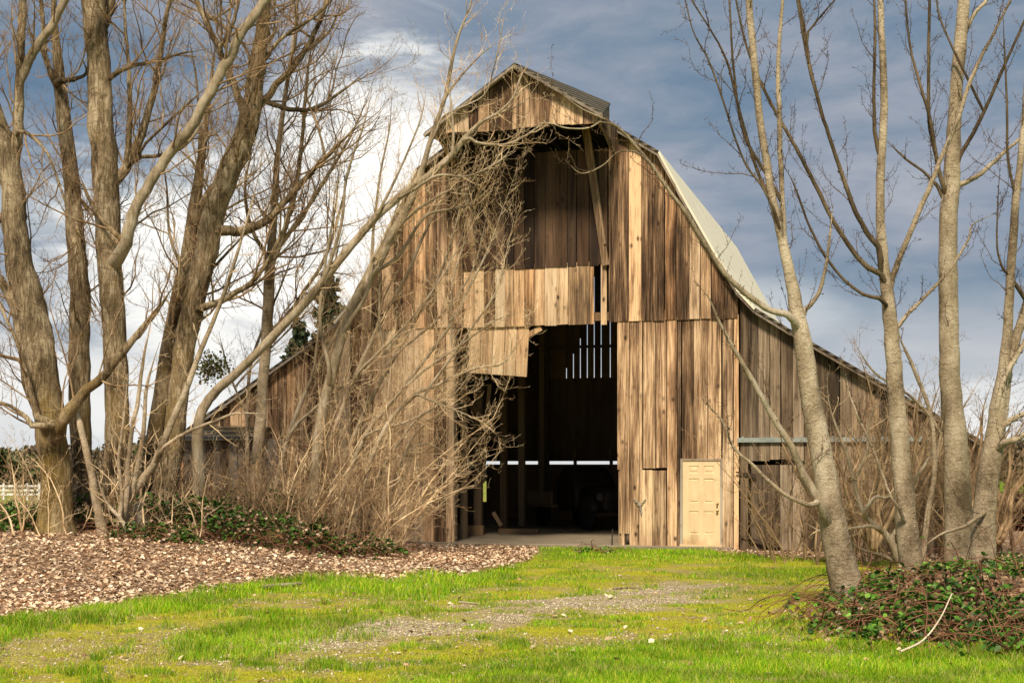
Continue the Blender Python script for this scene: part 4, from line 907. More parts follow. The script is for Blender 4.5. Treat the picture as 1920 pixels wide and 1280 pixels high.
tree('bare_tree', 'second smooth tree of the right group, with wide V-shaped limbs', 'tree', (1718, 1120, 19.0),
     px(19, (1720, 1125, 46), (1706, 1040, 42), (1694, 950, 39), (1684, 860, 35), (1676, 780, 32), (1671, 700, 29), (1667, 620, 27), (1661, 545, 23), (1653, 470, 19), (1648, 400, 16), (1650, 300, 15), (1655, 200, 14), (1653, 100, 13), (1651, 0, 11), (1650, -70, 8)),
     [(px(18.9, (1658, 515, 13), (1625, 495, 11), (1595, 455, 10), (1565, 410, 9), (1535, 350, 9), (1500, 285, 8), (1465, 225, 7), (1430, 160, 6), (1400, 90, 5), (1380, 0, 4)), BARK_D),
      (px(18.8, (1652, 468, 13), (1625, 435, 11), (1600, 385, 10), (1575, 320, 9), (1550, 240, 8), (1525, 150, 8), (1508, 70, 7), (1492, -20, 5)), BARK_D),
      px(19.1, (1668, 530, 14), (1690, 475, 12), (1718, 415, 11), (1742, 360, 11), (1765, 300, 10), (1790, 235, 10), (1808, 180, 9), (1830, 125, 8), (1862, 65, 6), (1895, 0, 5)),
      (px(18.8, (1655, 560, 9), (1620, 552, 7), (1580, 520, 6), (1545, 475, 6), (1515, 420, 5), (1490, 350, 5), (1470, 310, 4)), BARK_D),
      px(19.2, (1678, 620, 10), (1705, 585, 8), (1745, 545, 7), (1785, 500, 6), (1815, 450, 5), (1825, 420, 4), (1880, 395, 3)),
      (px(19, (1640, 260, 9), (1638, 180, 7), (1640, 80, 6), (1638, -30, 4)), BARK_D),
      (px(19, (1520, 130, 6), (1510, 60, 5), (1495, -20, 4)), BARK_D),
      (px(19, (1510, 65, 5), (1540, 30, 4), (1565, 0, 3)), BARK_D),
      px(18.7, (1690, 960, 8), (1665, 920, 6), (1640, 850, 5), (1600, 760, 4), (1585, 700, 3))],
     BARK_R, BARK_R, TW_D, G_R, seed=42, t0trunk=.35, lump=.035, **RP)
tree('bare_tree', 'third and tallest smooth tree of the right group, straight and upright', 'tree', (1800, 1070, 21.0),
     px(21, (1803, 1075, 60), (1795, 980, 50), (1788, 880, 46), (1781, 760, 41), (1777, 650, 37), (1775, 540, 34), (1774, 440, 32), (1778, 350, 31), (1784, 270, 28), (1792, 190, 24), (1798, 110, 23), (1804, 40, 22), (1810, -70, 18)),
     [(px(20.9, (1762, 330, 10), (1755, 290, 8), (1742, 215, 7), (1722, 150, 6), (1705, 80, 5), (1696, -20, 4)), BARK_D),
      (px(21, (1757, 300, 9), (1744, 230, 8), (1742, 120, 7), (1744, 0, 6), (1745, -60, 4)), BARK_D),
      (px(20.9, (1788, 340, 10), (1800, 290, 9), (1830, 235, 8), (1870, 150, 7), (1900, 85, 6), (1930, 20, 5)), BARK_D),
      px(21, (1795, 348, 12), (1830, 330, 10), (1865, 300, 8), (1895, 275, 7), (1935, 240, 5)),
      (px(21, (1762, 355, 9), (1735, 325, 6), (1700, 300, 5), (1665, 265, 4)), BARK_D),
      px(21, (1810, 60, 10), (1825, 30, 8), (1850, 0, 7), (1870, -40, 5)),
      (px(20.8, (1815, 150, 6), (1790, 100, 5), (1760, 30, 4), (1755, -30, 3)), BARK_D)],
     BARK_R, BARK_R, TW_D, G_R, seed=43, t0trunk=.4, lump=.035, **RP)
tree('bare_tree', 'rightmost smooth tree of the right group, forking at mid height near the picture edge', 'tree', (1838, 1092, 18.2),
     px(18.2, (1836, 1095, 52), (1842, 1020, 44), (1850, 930, 40), (1860, 840, 36), (1870, 770, 30), (1880, 700, 22), (1888, 620, 18), (1894, 540, 16), (1900, 450, 15), (1906, 370, 14), (1914, 300, 12), (1922, 200, 9), (1926, 80, 6)),
     [px(18.3, (1876, 790, 26), (1892, 710, 22), (1906, 640, 20), (1920, 590, 18), (1940, 520, 14)),
      px(18.1, (1878, 800, 14), (1900, 785, 12), (1930, 770, 10)),
      px(18.0, (1880, 830, 14), (1905, 825, 13), (1935, 800, 10)),
      (px(18.1, (1868, 760, 12), (1885, 700, 11), (1905, 670, 10), (1935, 610, 8)), BARK_R),
      (px(18.2, (1896, 520, 8), (1880, 500, 5), (1870, 460, 4), (1872, 380, 3), (1876, 300, 2.5)), BARK_D),
      (px(18.2, (1904, 370, 7), (1890, 300, 6), (1888, 200, 5), (1884, 100, 4), (1880, 10, 3)), BARK_D),
      px(18.0, (1848, 960, 9), (1810, 985, 7), (1770, 1000, 6), (1720, 1030, 4))],
     BARK_R, BARK_R, TW_D, G_R, seed=44, t0trunk=.5, lump=.035, **RP)
WB = dict(dens=(4, 4.5, 5), length=(.7, .35, .2), up=.25, rmax=.009, spur=8)
tree('shrub', 'pale crooked bare shrub with whitish curling stems between the first two right trees', 'shrub', (1690, 1055, 22.0),
     px(22, (1690, 1060, 16), (1668, 1010, 14), (1640, 985, 12), (1618, 960, 11), (1600, 905, 9), (1590, 860, 8), (1575, 820, 7), (1555, 760, 5), (1550, 700, 4)),
     [px(22, (1668, 1010, 10), (1700, 960, 8), (1715, 900, 7), (1745, 850, 5), (1760, 800, 4)), px(21.8, (1618, 960, 8), (1640, 930, 7), (1665, 930, 6), (1700, 900, 4)),
      px(22, (1600, 900, 7), (1625, 850, 6), (1630, 790, 5), (1650, 740, 3)), px(22.1, (1690, 1055, 9), (1650, 1040, 8), (1600, 1020, 6), (1560, 960, 5), (1540, 900, 3)),
      px(21.9, (1640, 985, 8), (1590, 990, 6), (1550, 1000, 5), (1510, 980, 4))], BARK_P, BARK_P, TW_G, None, seed=45, t0trunk=.1, **WB)
tree('sapling', 'young bare sapling standing just right of the second smooth tree', 'sapling', (1735, 1060, 21.0),
     px(21, (1728, 1065, 14), (1740, 960, 12), (1752, 880, 11), (1745, 780, 9), (1712, 690, 8), (1690, 640, 6), (1680, 600, 5)),
     [px(21, (1752, 880, 7), (1770, 780, 6), (1780, 690, 5), (1790, 620, 3)), px(21, (1745, 780, 7), (1700, 740, 6), (1640, 700, 5), (1600, 640, 4))], BARK_R, BARK_R, TW_B, None, seed=46, t0trunk=.1, **WB)
for k_, (bx, by, Y, hh, lb) in enumerate([(1560, 1030, 26.5, 300, 'rounded twiggy bare bush against the barn wall below the metal door track'), (1690, 1030, 27.0, 420, 'tall twiggy bare bush seen between the second and third right trees'),
     (1640, 1035, 25.5, 330, 'fine brown bare bush behind the pale curling shrub'), (1800, 1025, 27.6, 380, 'dense bare bush at the right corner of the barn'), (1870, 1020, 28.5, 300, 'ragged bare bush beyond the right corner of the barn')]):
    rnd.seed(500 + k_); ls = []
    for _ in range(11):
        dx = rnd.uniform(-1, 1); h_ = hh * rnd.uniform(.6, 1.0)
        ls.append(px(Y + rnd.uniform(-.5, .5), *[(bx + dx * h_ * .42 * t + rnd.uniform(-8, 8), by - h_ * t * (1 - .12 * abs(dx)), 9 * (1 - t) + 2.5) for t in (0, .2, .4, .6, .8, 1)]))
    tree('bush', lb, 'bush', (bx, by, Y), ls[0], ls[1:], TW_B, TW_B, TW_B, None, seed=60 + k_, t0trunk=.15, dens=(5.5, 6, 5), length=(.8, .4, .2), up=.3, rmax=.009, flare=1.0, spur=7)

# ------------------------------------------------------------------ fallen wood
def logpiece(name, label, cat, pix, Y, mat, k=10, group=None):
    P, R = trace([(a, b, w_, Y) for a, b, w_ in pix], 5, .3); o_ = P[0].copy(); ts = Tubes(); ts.add(P, R, k); o = ts.build(name, mat, None, .08, 5, o_); tag(o, label, cat, group); return o
logpiece('broken_log', 'short broken log with pale bark leaning by the bramble bank', 'log', [(262, 948, 20), (272, 985, 22), (290, 1028, 20)], 25.6, BARK_P)
def ground_stick(name, label, pts, r0, mat, lift=.02, group=None):
    W_ = []
    for a, b in pts:
        Y = CH * F / (b - HY)
        for _ in range(8): X = (a - CX) / F * Y; zz = float(height(X, Y)) + lift; Y = (CH - zz) * F / (b - HY)
        W_.append(((a - CX) / F * Y, Y, zz))
    L = smooth_line(W_, 4); R = np.linspace(r0, r0 * .45, len(L)); ts = Tubes(); ts.add(L, R, 8)
    o = ts.build(name, mat, None, .08, 3, L[0].copy()); tag(o, label, 'fallen branch', group)
ground_stick('fallen_branch', 'thick short fallen branch lying on the leaf litter edge', [(488, 1103), (515, 1098), (540, 1096), (566, 1093)], .05, BARK_R, .04)
ground_stick('fallen_branch', 'long thin fallen branch lying across the dry leaves', [(345, 1072), (380, 1092), (410, 1100), (450, 1104)], .025, BARK_R, .03)
ground_stick('fallen_branch', 'pale stick lying in the grass left of the gravel', [(640, 1098), (680, 1104), (720, 1101)], .02, BARK_P)
ground_stick('fallen_branch', 'small stick on the lawn near the far end of the gravel', [(860, 1128), (900, 1131)], .018, BARK_R)
ground_stick('fallen_branch', 'thin stick lying in the grass before the doorway', [(1150, 1103), (1185, 1101), (1205, 1104)], .015, BARK_R)
ts = Tubes(); P = smooth_line([gp(1688, 1221, 13.6), gp(1730, 1200, 13.8), gp(1762, 1160, 14.2), gp(1785, 1112, 14.8)], 5); ts.add(P, np.linspace(.013, .006, len(P)), 7)
o = ts.build('bare_stick', twigmat('white_stick', (.62, .52, .38), (.75, .66, .5)), None, 0, 1, P[0].copy()); tag(o, 'long whitish bare stick propped on the bramble mound at the lower right', 'stick')

# ------------------------------------------------------------------ leaves, grass, brambles
RS = np.random.RandomState(5)
def pix_samples(n_, x0, x1, Y0, Y1, power=1.0):
    """more samples close to the path, fewer far off"""
    u = RS.rand(n_); Y = (Y0 ** (1 - power) + u * (Y1 ** (1 - power) - Y0 ** (1 - power))) ** (1 / (1 - power)) if power != 1 else Y0 * (Y1 / Y0) ** u
    return (x0 + (x1 - x0) * RS.rand(n_)) * Y, Y
def leaf_cards(P, size, tone, up=.6, fold=.25, shape='leaf'):
    """small folded leaf meshes: 6 vertices, 4 triangles each"""
    n_ = len(P); N = np.stack([RS.randn(n_) * (1 - up), RS.randn(n_) * (1 - up), np.full(n_, .25 + up)], 1); N /= np.linalg.norm(N, axis=1, keepdims=True)
    A = RS.randn(n_, 3); A -= (A * N).sum(1, keepdims=True) * N; A /= np.linalg.norm(A, axis=1, keepdims=True); B = np.cross(N, A); s = size[:, None]
    wv = .36 + .12 * RS.rand(n_)[:, None]; c = (RS.rand(n_)[:, None] - .3) * fold * 2
    V = np.stack([P - A * s * .5, P - A * s * .12 + B * s * wv + N * s * fold, P + A * s * .24 + B * s * wv * .75 + N * s * (fold + c * .3), P + A * s * .55 + N * s * c, P + A * s * .24 - B * s * wv * .75 + N * s * (fold + c * .3), P - A * s * .12 - B * s * wv + N * s * fold, P + N * s * .02], 1)
    b = (np.arange(n_) * 7)[:, None]
    Fs = np.concatenate([b + np.array(t)[None] for t in ((0, 6, 1), (1, 6, 2), (2, 6, 3), (3, 6, 4), (4, 6, 5), (5, 6, 0))])
    return V.reshape(-1, 3), Fs, np.repeat(tone, 7, 0)
def tones(n_, cols, jit=.18):
    c = np.array(cols)[RS.randint(0, len(cols), n_)] * (1 + jit * RS.randn(n_, 1)); return np.concatenate([np.clip(c, .004, .9), np.ones((n_, 1))], 1)
DRYC = [(.48, .35, .23), (.38, .25, .15), (.60, .47, .33), (.28, .17, .10), (.18, .105, .06), (.55, .42, .28), (.70, .59, .44)]
X, Y = pix_samples(230000, -.47, .46, 12, 34, 1.6); X = np.concatenate([X, X[:60000] * .3]); Y = np.concatenate([Y, Y[:60000]])
li, lu, gr, _, _ = masks(X, Y)
keep = RS.rand(len(X)) < np.clip(li * (.2 + .7 * sst(.3, .6, fbm(X * 1.7 + 33, Y * 1.7))) + .0018 * (Y < 26) + .03 * sst(-2.2, -.4, Y - np.interp(X, LB[:, 0], LB[:, 1])) * (X < .5), 0, 1)
keep &= ~((Y > 31.2 - .306 * (X - 2.5)) & (X > -9.6))
X, Y = X[keep], Y[keep]; P = np.stack([X, Y, height(X, Y) + .012 + .035 * RS.rand(len(X)) ** 2], 1)
V, Fs, T = leaf_cards(P, RS.uniform(.022, .088, len(X)), tones(len(X), DRYC) * np.stack([.92 + .85 * fbm(X * .9 + 5, Y * .9)] * 3 + [np.ones(len(X))], 1), .6, .16)
o = mesh_np('leaf_litter', V, [Fs], DRY, attrs={'tone': T}); tag(o, 'pinkish brown dry fallen leaves covering the left bank', 'leaf litter', None, 'stuff')
print('leaves', len(X))
def blades(X, Y, H, Wd, T, name, label):
    n_ = len(X); Z = height(X, Y) - .005; a = RS.rand(n_) * 6.283; ux, uy = np.cos(a), np.sin(a); ln = RS.uniform(.15, .75, n_) * H; la = RS.rand(n_) * 6.283; lx, ly = np.cos(la) * ln, np.sin(la) * ln
    b0 = np.stack([X, Y, Z], 1); U = np.stack([ux, uy, 0 * ux], 1) * Wd[:, None] / 2
    m_ = b0 + np.stack([lx * .3, ly * .3, H * .55], 1); t_ = b0 + np.stack([lx, ly, H * .95], 1)
    V = np.stack([b0 - U, b0 + U, m_ + U * .8, m_ - U * .8, t_], 1).reshape(-1, 3); b = (np.arange(n_) * 5)[:, None]
    F4 = b + np.array([[0, 1, 2, 3]]); F3 = b + np.array([[3, 2, 4]])
    o = mesh_np(name, V, [F4, F3], GRASS, attrs={'tone': np.repeat(T, 5, 0)}); tag(o, label, 'grass', None, 'stuff'); print(name, n_)
X, Y = pix_samples(560000, -.44, .44, 11.2, 33, 2.2); li, lu, gr, na, nb = masks(X, Y)
clump = fbm(X * 1.8 + 70, Y * 1.8 + 20); clump2 = fbm(X * 6, Y * 6)
keep = (RS.rand(len(X)) < np.clip(lu * (.35 + 1.1 * sst(.35, .6, clump2)) * (1 - li * .9), 0, 1)) & ~((Y > 31.3 - .306 * (X - 2.5)) & (X > -9.6) & (X < 10.5))
X, Y, lu, clump = X[keep], Y[keep], lu[keep], clump[keep]; n_ = len(X)
H = (.035 + .13 * sst(.3, .65, clump) * RS.rand(n_) + .06 * RS.rand(n_)) * (.45 + .55 * lu) * (.72 + .35 * (X < -1))
T = tones(n_, [(.22, .48, .010), (.32, .58, .012), (.16, .38, .010), (.45, .62, .02), (.60, .58, .08)], .14)
q_ = sst(.35, .65, fbm(X * 1.1 + 21, Y * 2.4 + 3))[:, None]; q2 = (RS.rand(n_) < .35 * sst(.5, .7, fbm(X * 2.9 + 2, Y * 4.0 + 31)))
T[:, :3] *= (.72 + .42 * q_) * np.stack([1 + .05 * q_[:, 0], np.ones(n_), np.ones(n_)], 1); T[q2] = tones(int(q2.sum()), [(.62, .55, .22), (.55, .45, .2), (.5, .55, .1)], .15)
blades(X, Y, H, RS.uniform(.005, .011, n_) * np.clip(Y / 16, .8, 2.2), T, 'grass', 'lush vivid green grass tufts in the foreground and along the leaf litter')
X, Y = pix_samples(420000, -.44, .44, 11.2, 32, 2.2); li, lu, gr, na, nb = masks(X, Y); gr = np.clip(gr + .75 * dirt(X, Y), 0, 1); c2 = fbm(X * 2.3 + 12, Y * 2.3 + 60)
keep = (RS.rand(len(X)) < (1 - lu) * (1 - li) * (1 - gr * .93) * (.10 + .9 * sst(.40, .62, c2))) & ~((Y > 31.3 - .306 * (X - 2.5)) & (X > -9.6) & (X < 10.5))
X, Y = X[keep], Y[keep]; n_ = len(X)
T = tones(n_, [(.48, .55, .02), (.62, .60, .03), (.36, .50, .015), (.66, .57, .09), (.46, .36, .13)], .14)
blades(X, Y, .012 + .035 * RS.rand(n_) ** 1.5, RS.uniform(.006, .012, n_) * np.clip(Y / 16, .8, 2.0), T, 'short_grass', 'short yellow green grass and moss of the trodden yard')
# pebbles of the track
X, Y = pix_samples(90000, -.40, .30, 12, 23, 2.2); li, lu, gr, na, nb = masks(X, Y); keep = RS.rand(len(X)) < np.maximum(gr * .55, dirt(X, Y) * .16); X, Y = X[keep], Y[keep]; n_ = len(X)
s = RS.uniform(.008, .024, n_) ; base = np.array([[1, 0, 0], [0, 1, 0], [-1, 0, 0], [0, -1, 0], [0, 0, .6], [0, 0, -.5]], float)[None] + RS.randn(n_, 6, 3) * .22
V = np.stack([X, Y, height(X, Y) + .004], 1)[:, None] + base * s[:, None, None]; b = (np.arange(n_) * 6)[:, None]
Fs = np.concatenate([b + np.array(t)[None] for t in ((0, 1, 4), (1, 2, 4), (2, 3, 4), (3, 0, 4), (1, 0, 5), (2, 1, 5), (3, 2, 5), (0, 3, 5))])
PEB = leafmat('pebble_stone', 0.0, .9)
o = mesh_np('gravel', V.reshape(-1, 3), [Fs], PEB, attrs={'tone': np.repeat(tones(n_, [(.48, .41, .29), (.62, .54, .40), (.34, .27, .17), (.5, .41, .27)]), 6, 0)}); tag(o, 'pale grey gravel of the track crossing the yard', 'gravel', None, 'stuff')

def brambles(name, label, spots, n_st, n_lf, seed, stem_l=(.5, 1.6), lf=(.035, .075), green=None, dry=.25, hmax=.5, dens3=1.0):
    """arching stems and leaves; spots = ellipses (x, y, rx, ry, h)"""
    r_ = np.random.RandomState(seed); rnd.seed(seed); tw = Tubes(); pts = []
    wts = np.array([a[2] * a[3] for a in spots]); wts = wts / wts.sum()
    def gh(x_, y_):
        g = 0
        for (a, b, rx, ry, h_) in spots: g = max(g, h_ * max(0, 1 - ((x_ - a) / rx) ** 2 - ((y_ - b) / ry) ** 2) ** .5) if ((x_ - a) / rx) ** 2 + ((y_ - b) / ry) ** 2 < 1 else g
        return g
    for _ in range(n_st):
        a, b, rx, ry, h_ = spots[r_.choice(len(spots), p=wts)]; t, q = r_.rand() * 6.28, math.sqrt(r_.rand()); x_, y_ = a + rx * q * math.cos(t), b + ry * q * math.sin(t)
        z_ = float(height(x_, y_)); L = r_.uniform(*stem_l); az = r_.rand() * 6.28; d = np.array((math.cos(az) * .7, math.sin(az) * .7, 1.0)); p = np.array((x_, y_, z_)); P = [p]; k = 9
        for s_ in range(k - 1):
            d = unit(d + np.array((r_.randn() * .18, r_.randn() * .18, -.24 - .1 * r_.rand()))); p = p + d * L / (k - 1); zz = float(height(p[0], p[1])) + .01; p[2] = max(p[2], zz); P.append(p.copy())
        tw.add(P, list(np.linspace(.0085, .003, k) * r_.uniform(.6, 1.25)), 4); pts += P[2:]
    st = tw.build(name + '_stems', TW_R, loc=(spots[0][0], spots[0][1], 0)); tag(st, 'tangled red brown stems of the ' + label, 'bramble stems', None, 'stuff')
    Q = []
    for _ in range(n_lf):
        a, b, rx, ry, h_ = spots[r_.choice(len(spots), p=wts)]; t, q = r_.rand() * 6.28, r_.rand() ** .42; x_, y_ = a + rx * q * math.cos(t), b + ry * q * math.sin(t)
        if vnoise(np.array([x_ * 3.1 + seed]), np.array([y_ * 3.1]))[0] + .25 * r_.rand() < .42: continue
        g = gh(x_, y_); Q.append((x_, y_, float(height(x_, y_)) + .02 + g * (.35 + .65 * r_.rand())))
    Q = np.array(Q + [tuple(p) for p in pts[::11]]); n2_ = len(Q)
    # three leaflets per leaf
    Q = np.repeat(Q, 3, 0) + r_.randn(n2_ * 3, 3) * .022
    gcol = green or [(.055, .13, .018), (.08, .19, .022), (.11, .26, .03), (.035, .085, .02), (.17, .33, .04)]
    T = tones(len(Q), gcol, .2); dr = np.repeat(r_.rand(n2_) < dry, 3); T[dr] = tones(int(dr.sum()), DRYC[:5])
    V, Fs, T = leaf_cards(Q, r_.uniform(lf[0], lf[1], len(Q)), T, .5, .10)
    c = np.array((spots[0][0], spots[0][1], 0.0)); o = mesh_np(name + '_leaves', V - c, [Fs], LEAF, loc=c, attrs={'tone': T}); tag(o, 'green leaves of the ' + label, 'bramble leaves', None, 'stuff')
brambles('mound_bramble', 'bramble mound around the right trees', [(5.6, 16.6, 1.7, 1.9, .42), (4.6, 15.0, .9, .9, .25), (5.2, 14.4, 1.0, .9, .22), (4.0, 15.6, .5, .5, .12), (6.2, 15.2, 1.2, 1.4, .35), (6.6, 18.4, 1.4, 1.2, .4)], 520, 2500, 71, (.6, 2.0), (.05, .095), None, .08)
X = np.concatenate([RS.normal(5.7, .75, 6500), RS.normal(6.3, .6, 4500)]); Y = np.concatenate([RS.normal(16.4, .9, 6500), RS.normal(15.2, .8, 4500)])
P = np.stack([X, Y, height(X, Y) + RS.rand(len(X)) ** 1.5 * .36 * np.exp(-((X - 5.9) / 1.3) ** 2 - ((Y - 16.3) / 1.5) ** 2) + .015], 1)
V, Fs, T = leaf_cards(P, RS.uniform(.05, .11, len(X)), tones(len(X), [(.36, .23, .13), (.26, .16, .09), (.18, .10, .055), (.48, .35, .22), (.14, .08, .045)]), .15, .3); o = mesh_np('mound_dry_leaves', V, [Fs], DRY, attrs={'tone': T}); tag(o, 'curled brown dead leaves heaped under the right trees', 'dry leaves', None, 'stuff')
DKG = [(.03, .07, .012), (.05, .11, .018), (.07, .15, .02), (.10, .20, .03)]
brambles('bank_bramble', 'dark bramble bank at the feet of the left trees', [(-6.6, 26.8, 1.8, 1.0, .85), (-5.0, 27.4, 1.6, .9, .7), (-3.4, 28.0, 1.2, .8, .45), (-8.3, 27.4, 1.6, 1.0, .9), (-6.8, 25.0, .9, .5, .3), (-7.6, 28.6, 2.2, .8, .7), (-5.2, 29.2, 2.2, .9, 1.1)], 520, 7000, 72, (.6, 1.9), (.05, .10), DKG, .35)
brambles('hedge_bramble', 'dark hedge beside the thickest left tree below the white fence', [(-10.6, 27.0, 1.3, .9, .6), (-12.2, 27.4, 1.2, .9, .6), (-9.6, 28.6, 1.5, .9, .7)], 160, 5200, 73, (.4, 1.0), (.05, .10), DKG[1:] + [(.16, .27, .05)], .12)
brambles('wall_bramble', 'few green weeds at the foot of the right trees and barn corner', [(7.4, 20.5, 1.2, 1.0, .35), (9.2, 24, 1.5, 1.2, .4), (-3.0, 30.6, .35, .25, .5), (1.9, 29.6, .5, .3, .12)], 120, 1500, 74, (.4, 1.2), (.04, .08), None, .3)

# ------------------------------------------------------------------ white rail fence far left, background
fo_ = gp(-60, 928, 112.0); fz = float(height(-45, 112)); fe = empty('rail_fence', (fo_[0], 112, fz)); tag(fe, 'white post and rail fence across the far left field', 'fence')
x1_ = gp(74, 928, 112)[0] - fo_[0]; top_ = gp(0, 908, 112)[2] - fz; nP = 6
for k in range(nP + 1):
    xx = x1_ * k / nP; mb = MB(); mb.box(xx - .08, xx + .08, -.08, .08, -.1, top_ + .12); mb.build('post', WHITEP, fe)
for k in range(3):
    zz = top_ - .12 - k * .36; mb = MB(); mb.box(0, x1_, -.12, -.08, zz - .09, zz + .09); mb.build('rail', WHITEP, fe)
def bgtree(label, pxs, Y, cols, n_, seed, name='background_tree', cat='tree', size=(.25, .6), group=None, twiggy=None):
    """a far tree: trunk, limbs and a crown of many leaf sprays; pxs = (px, py top, width px, py base)"""
    r_ = np.random.RandomState(seed); cx_, top__, wp, bs = pxs; b = gp(cx_, bs, Y); zb_ = float(height(b[0], Y)); t = gp(cx_, top__, Y); Hh = t[2] - zb_; Wd = wp / F * Y
    e = empty(name, (b[0], Y, zb_)); tag(e, label, cat, group)
    ts = Tubes(); ts.add([(0, 0, -.1), (.05, 0, Hh * .3), (0, .1, Hh * .6), (.03, 0, Hh * .85)], [Wd * .03 + .05, Wd * .024 + .04, Wd * .015 + .02, .02], 8)
    V, F4 = ts.arrays(.05, seed); mesh_np('trunk', V, [F4], BARK_D, e, True)
    lobes = [(r_.uniform(-.3, .3) * Wd, r_.uniform(-.3, .3) * Wd, Hh * r_.uniform(.4, .86), Wd * r_.uniform(.14, .26)) for _ in range(13)]
    q = []
    for (a, b_, c_, rr) in lobes:
        m_ = n_ // 13; d = r_.randn(m_, 3); d /= np.linalg.norm(d, axis=1, keepdims=True); q.append(np.array((a, b_, c_)) + d * rr * (r_.rand(m_, 1) ** .35) * np.array((1, 1, .8)) * (1 + .3 * r_.randn(m_, 1)))
    q = np.concatenate(q)
    V, Fs, T = leaf_cards(q, r_.uniform(size[0], size[1], len(q)), tones(len(q), cols, .25), .2, .15)
    mesh_np('crown', V, [Fs], LEAF, e, attrs={'tone': T})
GRN = [(.05, .075, .02), (.075, .10, .03), (.10, .12, .04), (.035, .05, .018)]; BRN = [(.15, .11, .07), (.22, .17, .11), (.10, .075, .05), (.19, .16, .09)]
bi = 0
for (cx_, tp, wd_, cols, lb) in [(-20, 840, 110, GRN, 'dark green distant tree at the far left edge'), (55, 862, 90, GRN, 'low green distant tree above the white fence'), (110, 850, 130, BRN, 'brown distant tree behind the thickest left trunk'), (205, 842, 130, BRN, 'brown distant tree seen between the left trunks'),
     (290, 830, 120, GRN, 'green distant tree just left of the grey shed'), (1870, 838, 110, BRN, 'brown distant tree right of the barn corner'), (1935, 826, 130, BRN, 'tall brown distant tree at the right edge of the picture')]:
    bgtree(lb, (cx_, tp, wd_, 905), 128 + 7 * (bi % 3), cols, 3600, 80 + bi, size=(.35, .85)); bi += 1
for k_, (xx, wx, Yb) in enumerate([(-75, 70, 190), (0, 90, 210), (80, 70, 190)]): pass
# a far-off wood closing the horizon
n_ = 26000; X = RS.uniform(-260, 260, n_); Y = RS.uniform(240, 300, n_); hh = (3.0 + 4 * fbm(X * .05, Y * .02 + 9)) * np.where(np.abs(X - 9) < 18, .25, 1) ; Z = -1.2 + hh * RS.rand(n_) ** .8
V, Fs, T = leaf_cards(np.stack([X, Y, Z], 1), RS.uniform(1.6, 3.6, n_), tones(n_, [(.07, .085, .05), (.10, .11, .07), (.13, .115, .08), (.05, .065, .04)], .2), .2, .2); o = mesh_np('far_wood', V, [Fs], LEAF, attrs={'tone': T}); tag(o, 'far off wood closing the horizon behind the fields', 'wood', None, 'stuff')
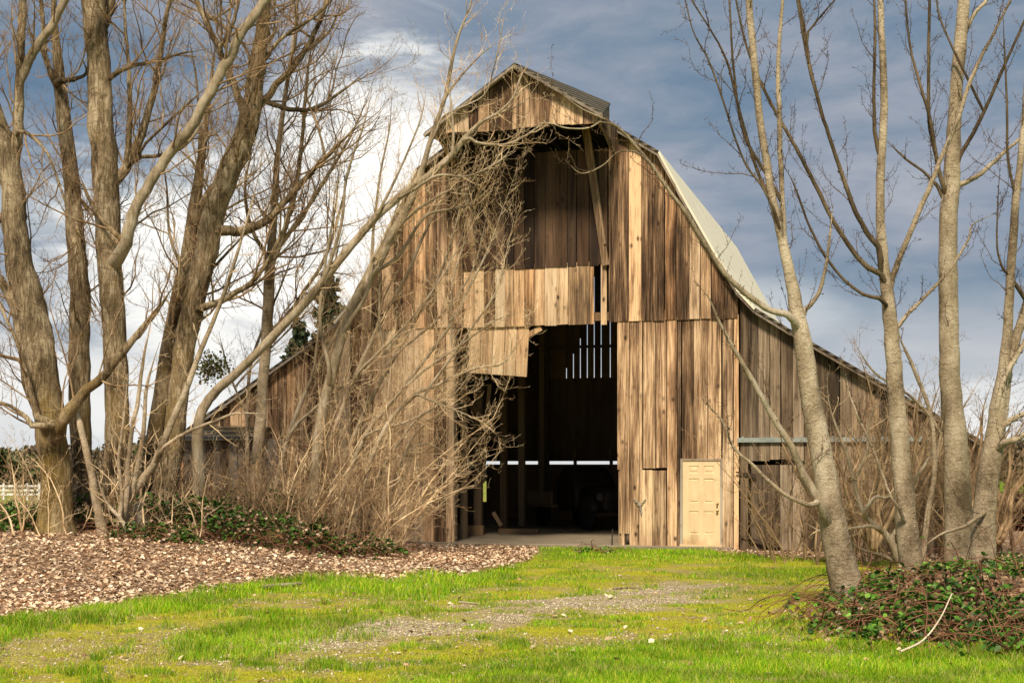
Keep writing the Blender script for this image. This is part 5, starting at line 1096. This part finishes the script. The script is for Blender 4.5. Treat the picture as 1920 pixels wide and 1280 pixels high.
# conifer behind the barn roof
def conifer(label, cx_, top__, Y, wpx, seed):
    r_ = np.random.RandomState(seed); t = gp(cx_, top__, Y); zb_ = float(height(t[0], Y)); Hh = t[2] - zb_; Wd = wpx / F * Y; e = empty('fir_tree', (t[0], Y, zb_)); tag(e, label, 'tree')
    ts = Tubes(); ts.add([(0, 0, -.2), (0, 0, Hh * .5), (0, 0, Hh * .99)], [.32, .2, .02], 10); V, F4 = ts.arrays(); mesh_np('trunk', V, [F4], BARK_D, e, True)
    q, zt_ = [], Hh * .10; bs = Tubes()
    while zt_ < Hh * .99:
        rad = Wd * .5 * (1 - zt_ / Hh) ** .8 + .15
        for a in range(6):
            an = r_.rand() * 6.28; L = rad * r_.uniform(.6, 1.15); s_ = np.linspace(.1, 1, max(6, int(L / .07)))
            dr = -.35 * s_ ** 1.4 * L * .6 + .12 * L; P = np.stack([np.cos(an) * s_ * L, np.sin(an) * s_ * L, zt_ + dr], 1); bs.add(list(P[::max(1, len(P) // 4)][:4]) if len(P) >= 4 else list(P), [.025, .02, .014, .006][:4], 3)
            for side in (-1, 0, 1): q.append(P + np.stack([-np.sin(an) * side * L * .22 * (1.1 - s_), np.cos(an) * side * L * .22 * (1.1 - s_), -.05 * abs(side) + 0 * s_], 1) + r_.randn(len(s_), 3) * .07)
        zt_ += Hh * .022
    V, F4 = bs.arrays(); mesh_np('limbs', V, [F4], BARK_D, e)
    q = np.concatenate(q); V, Fs, T = leaf_cards(q, r_.uniform(.16, .34, len(q)), tones(len(q), [(.03, .05, .025), (.05, .075, .035), (.075, .10, .045), (.02, .035, .018)], .2), .3, .2); mesh_np('crown', V, [Fs], LEAF, e, attrs={'tone': T})
conifer('tall dark fir tree behind the left roof slope of the barn', 617, 512, 62, 190, 91)
conifer('shorter dark fir behind the barn, left of the tall fir', 560, 600, 66, 150, 92)
# mistletoe ball among the left trees
r_ = np.random.RandomState(93); c_ = gp(398, 690, 29.5); d = r_.randn(480, 3); d /= np.linalg.norm(d, axis=1, keepdims=True)
tw = Tubes()
for k in range(60):
    e_ = d[k] * np.array((.42, .35, .38)); tw.add([np.zeros(3), e_ * .5 + r_.randn(3) * .04, e_], [.008, .006, .003], 3)
ms = empty('mistletoe', c_); tag(ms, 'round green mistletoe clump among the bare left branches', 'mistletoe'); V, F4 = tw.arrays(); mesh_np('stems', V, [F4], TW_B, ms)
q = d * np.array((.45, .38, .40)) * (.35 + .75 * r_.rand(480, 1)); V, Fs, T = leaf_cards(q, r_.uniform(.04, .085, 480), tones(480, [(.26, .27, .06), (.36, .34, .09), (.16, .18, .04)], .2), .2, .1); mesh_np('foliage', V, [Fs], LEAF, ms, attrs={'tone': T})
# rusty woodpile at the right edge
wp_ = gp(1905, 965, 40); we = empty('woodpile', (wp_[0] , 40, float(height(wp_[0], 40)))); tag(we, 'low rusty brown pile of cut wood beyond the barn at the right edge', 'woodpile')
rnd.seed(5); lg = Tubes()
for row in range(7):
    for k in range(9 - (row // 3)):
        r0 = rnd.uniform(.07, .1); lg.add([(-.9 + k * .2 + rnd.uniform(-.03, .03) + row % 2 * .1, -.4 + rnd.uniform(-.1, .1), .08 + row * .16), (-.9 + k * .2 + row % 2 * .1, .5, .08 + row * .16)], [r0, r0], 8)
V, F4 = lg.arrays(); o = mesh_np('stack', V, [F4], plain('cut_log_bark', (.30, .15, .08), .9, 0, .6, 6), we)
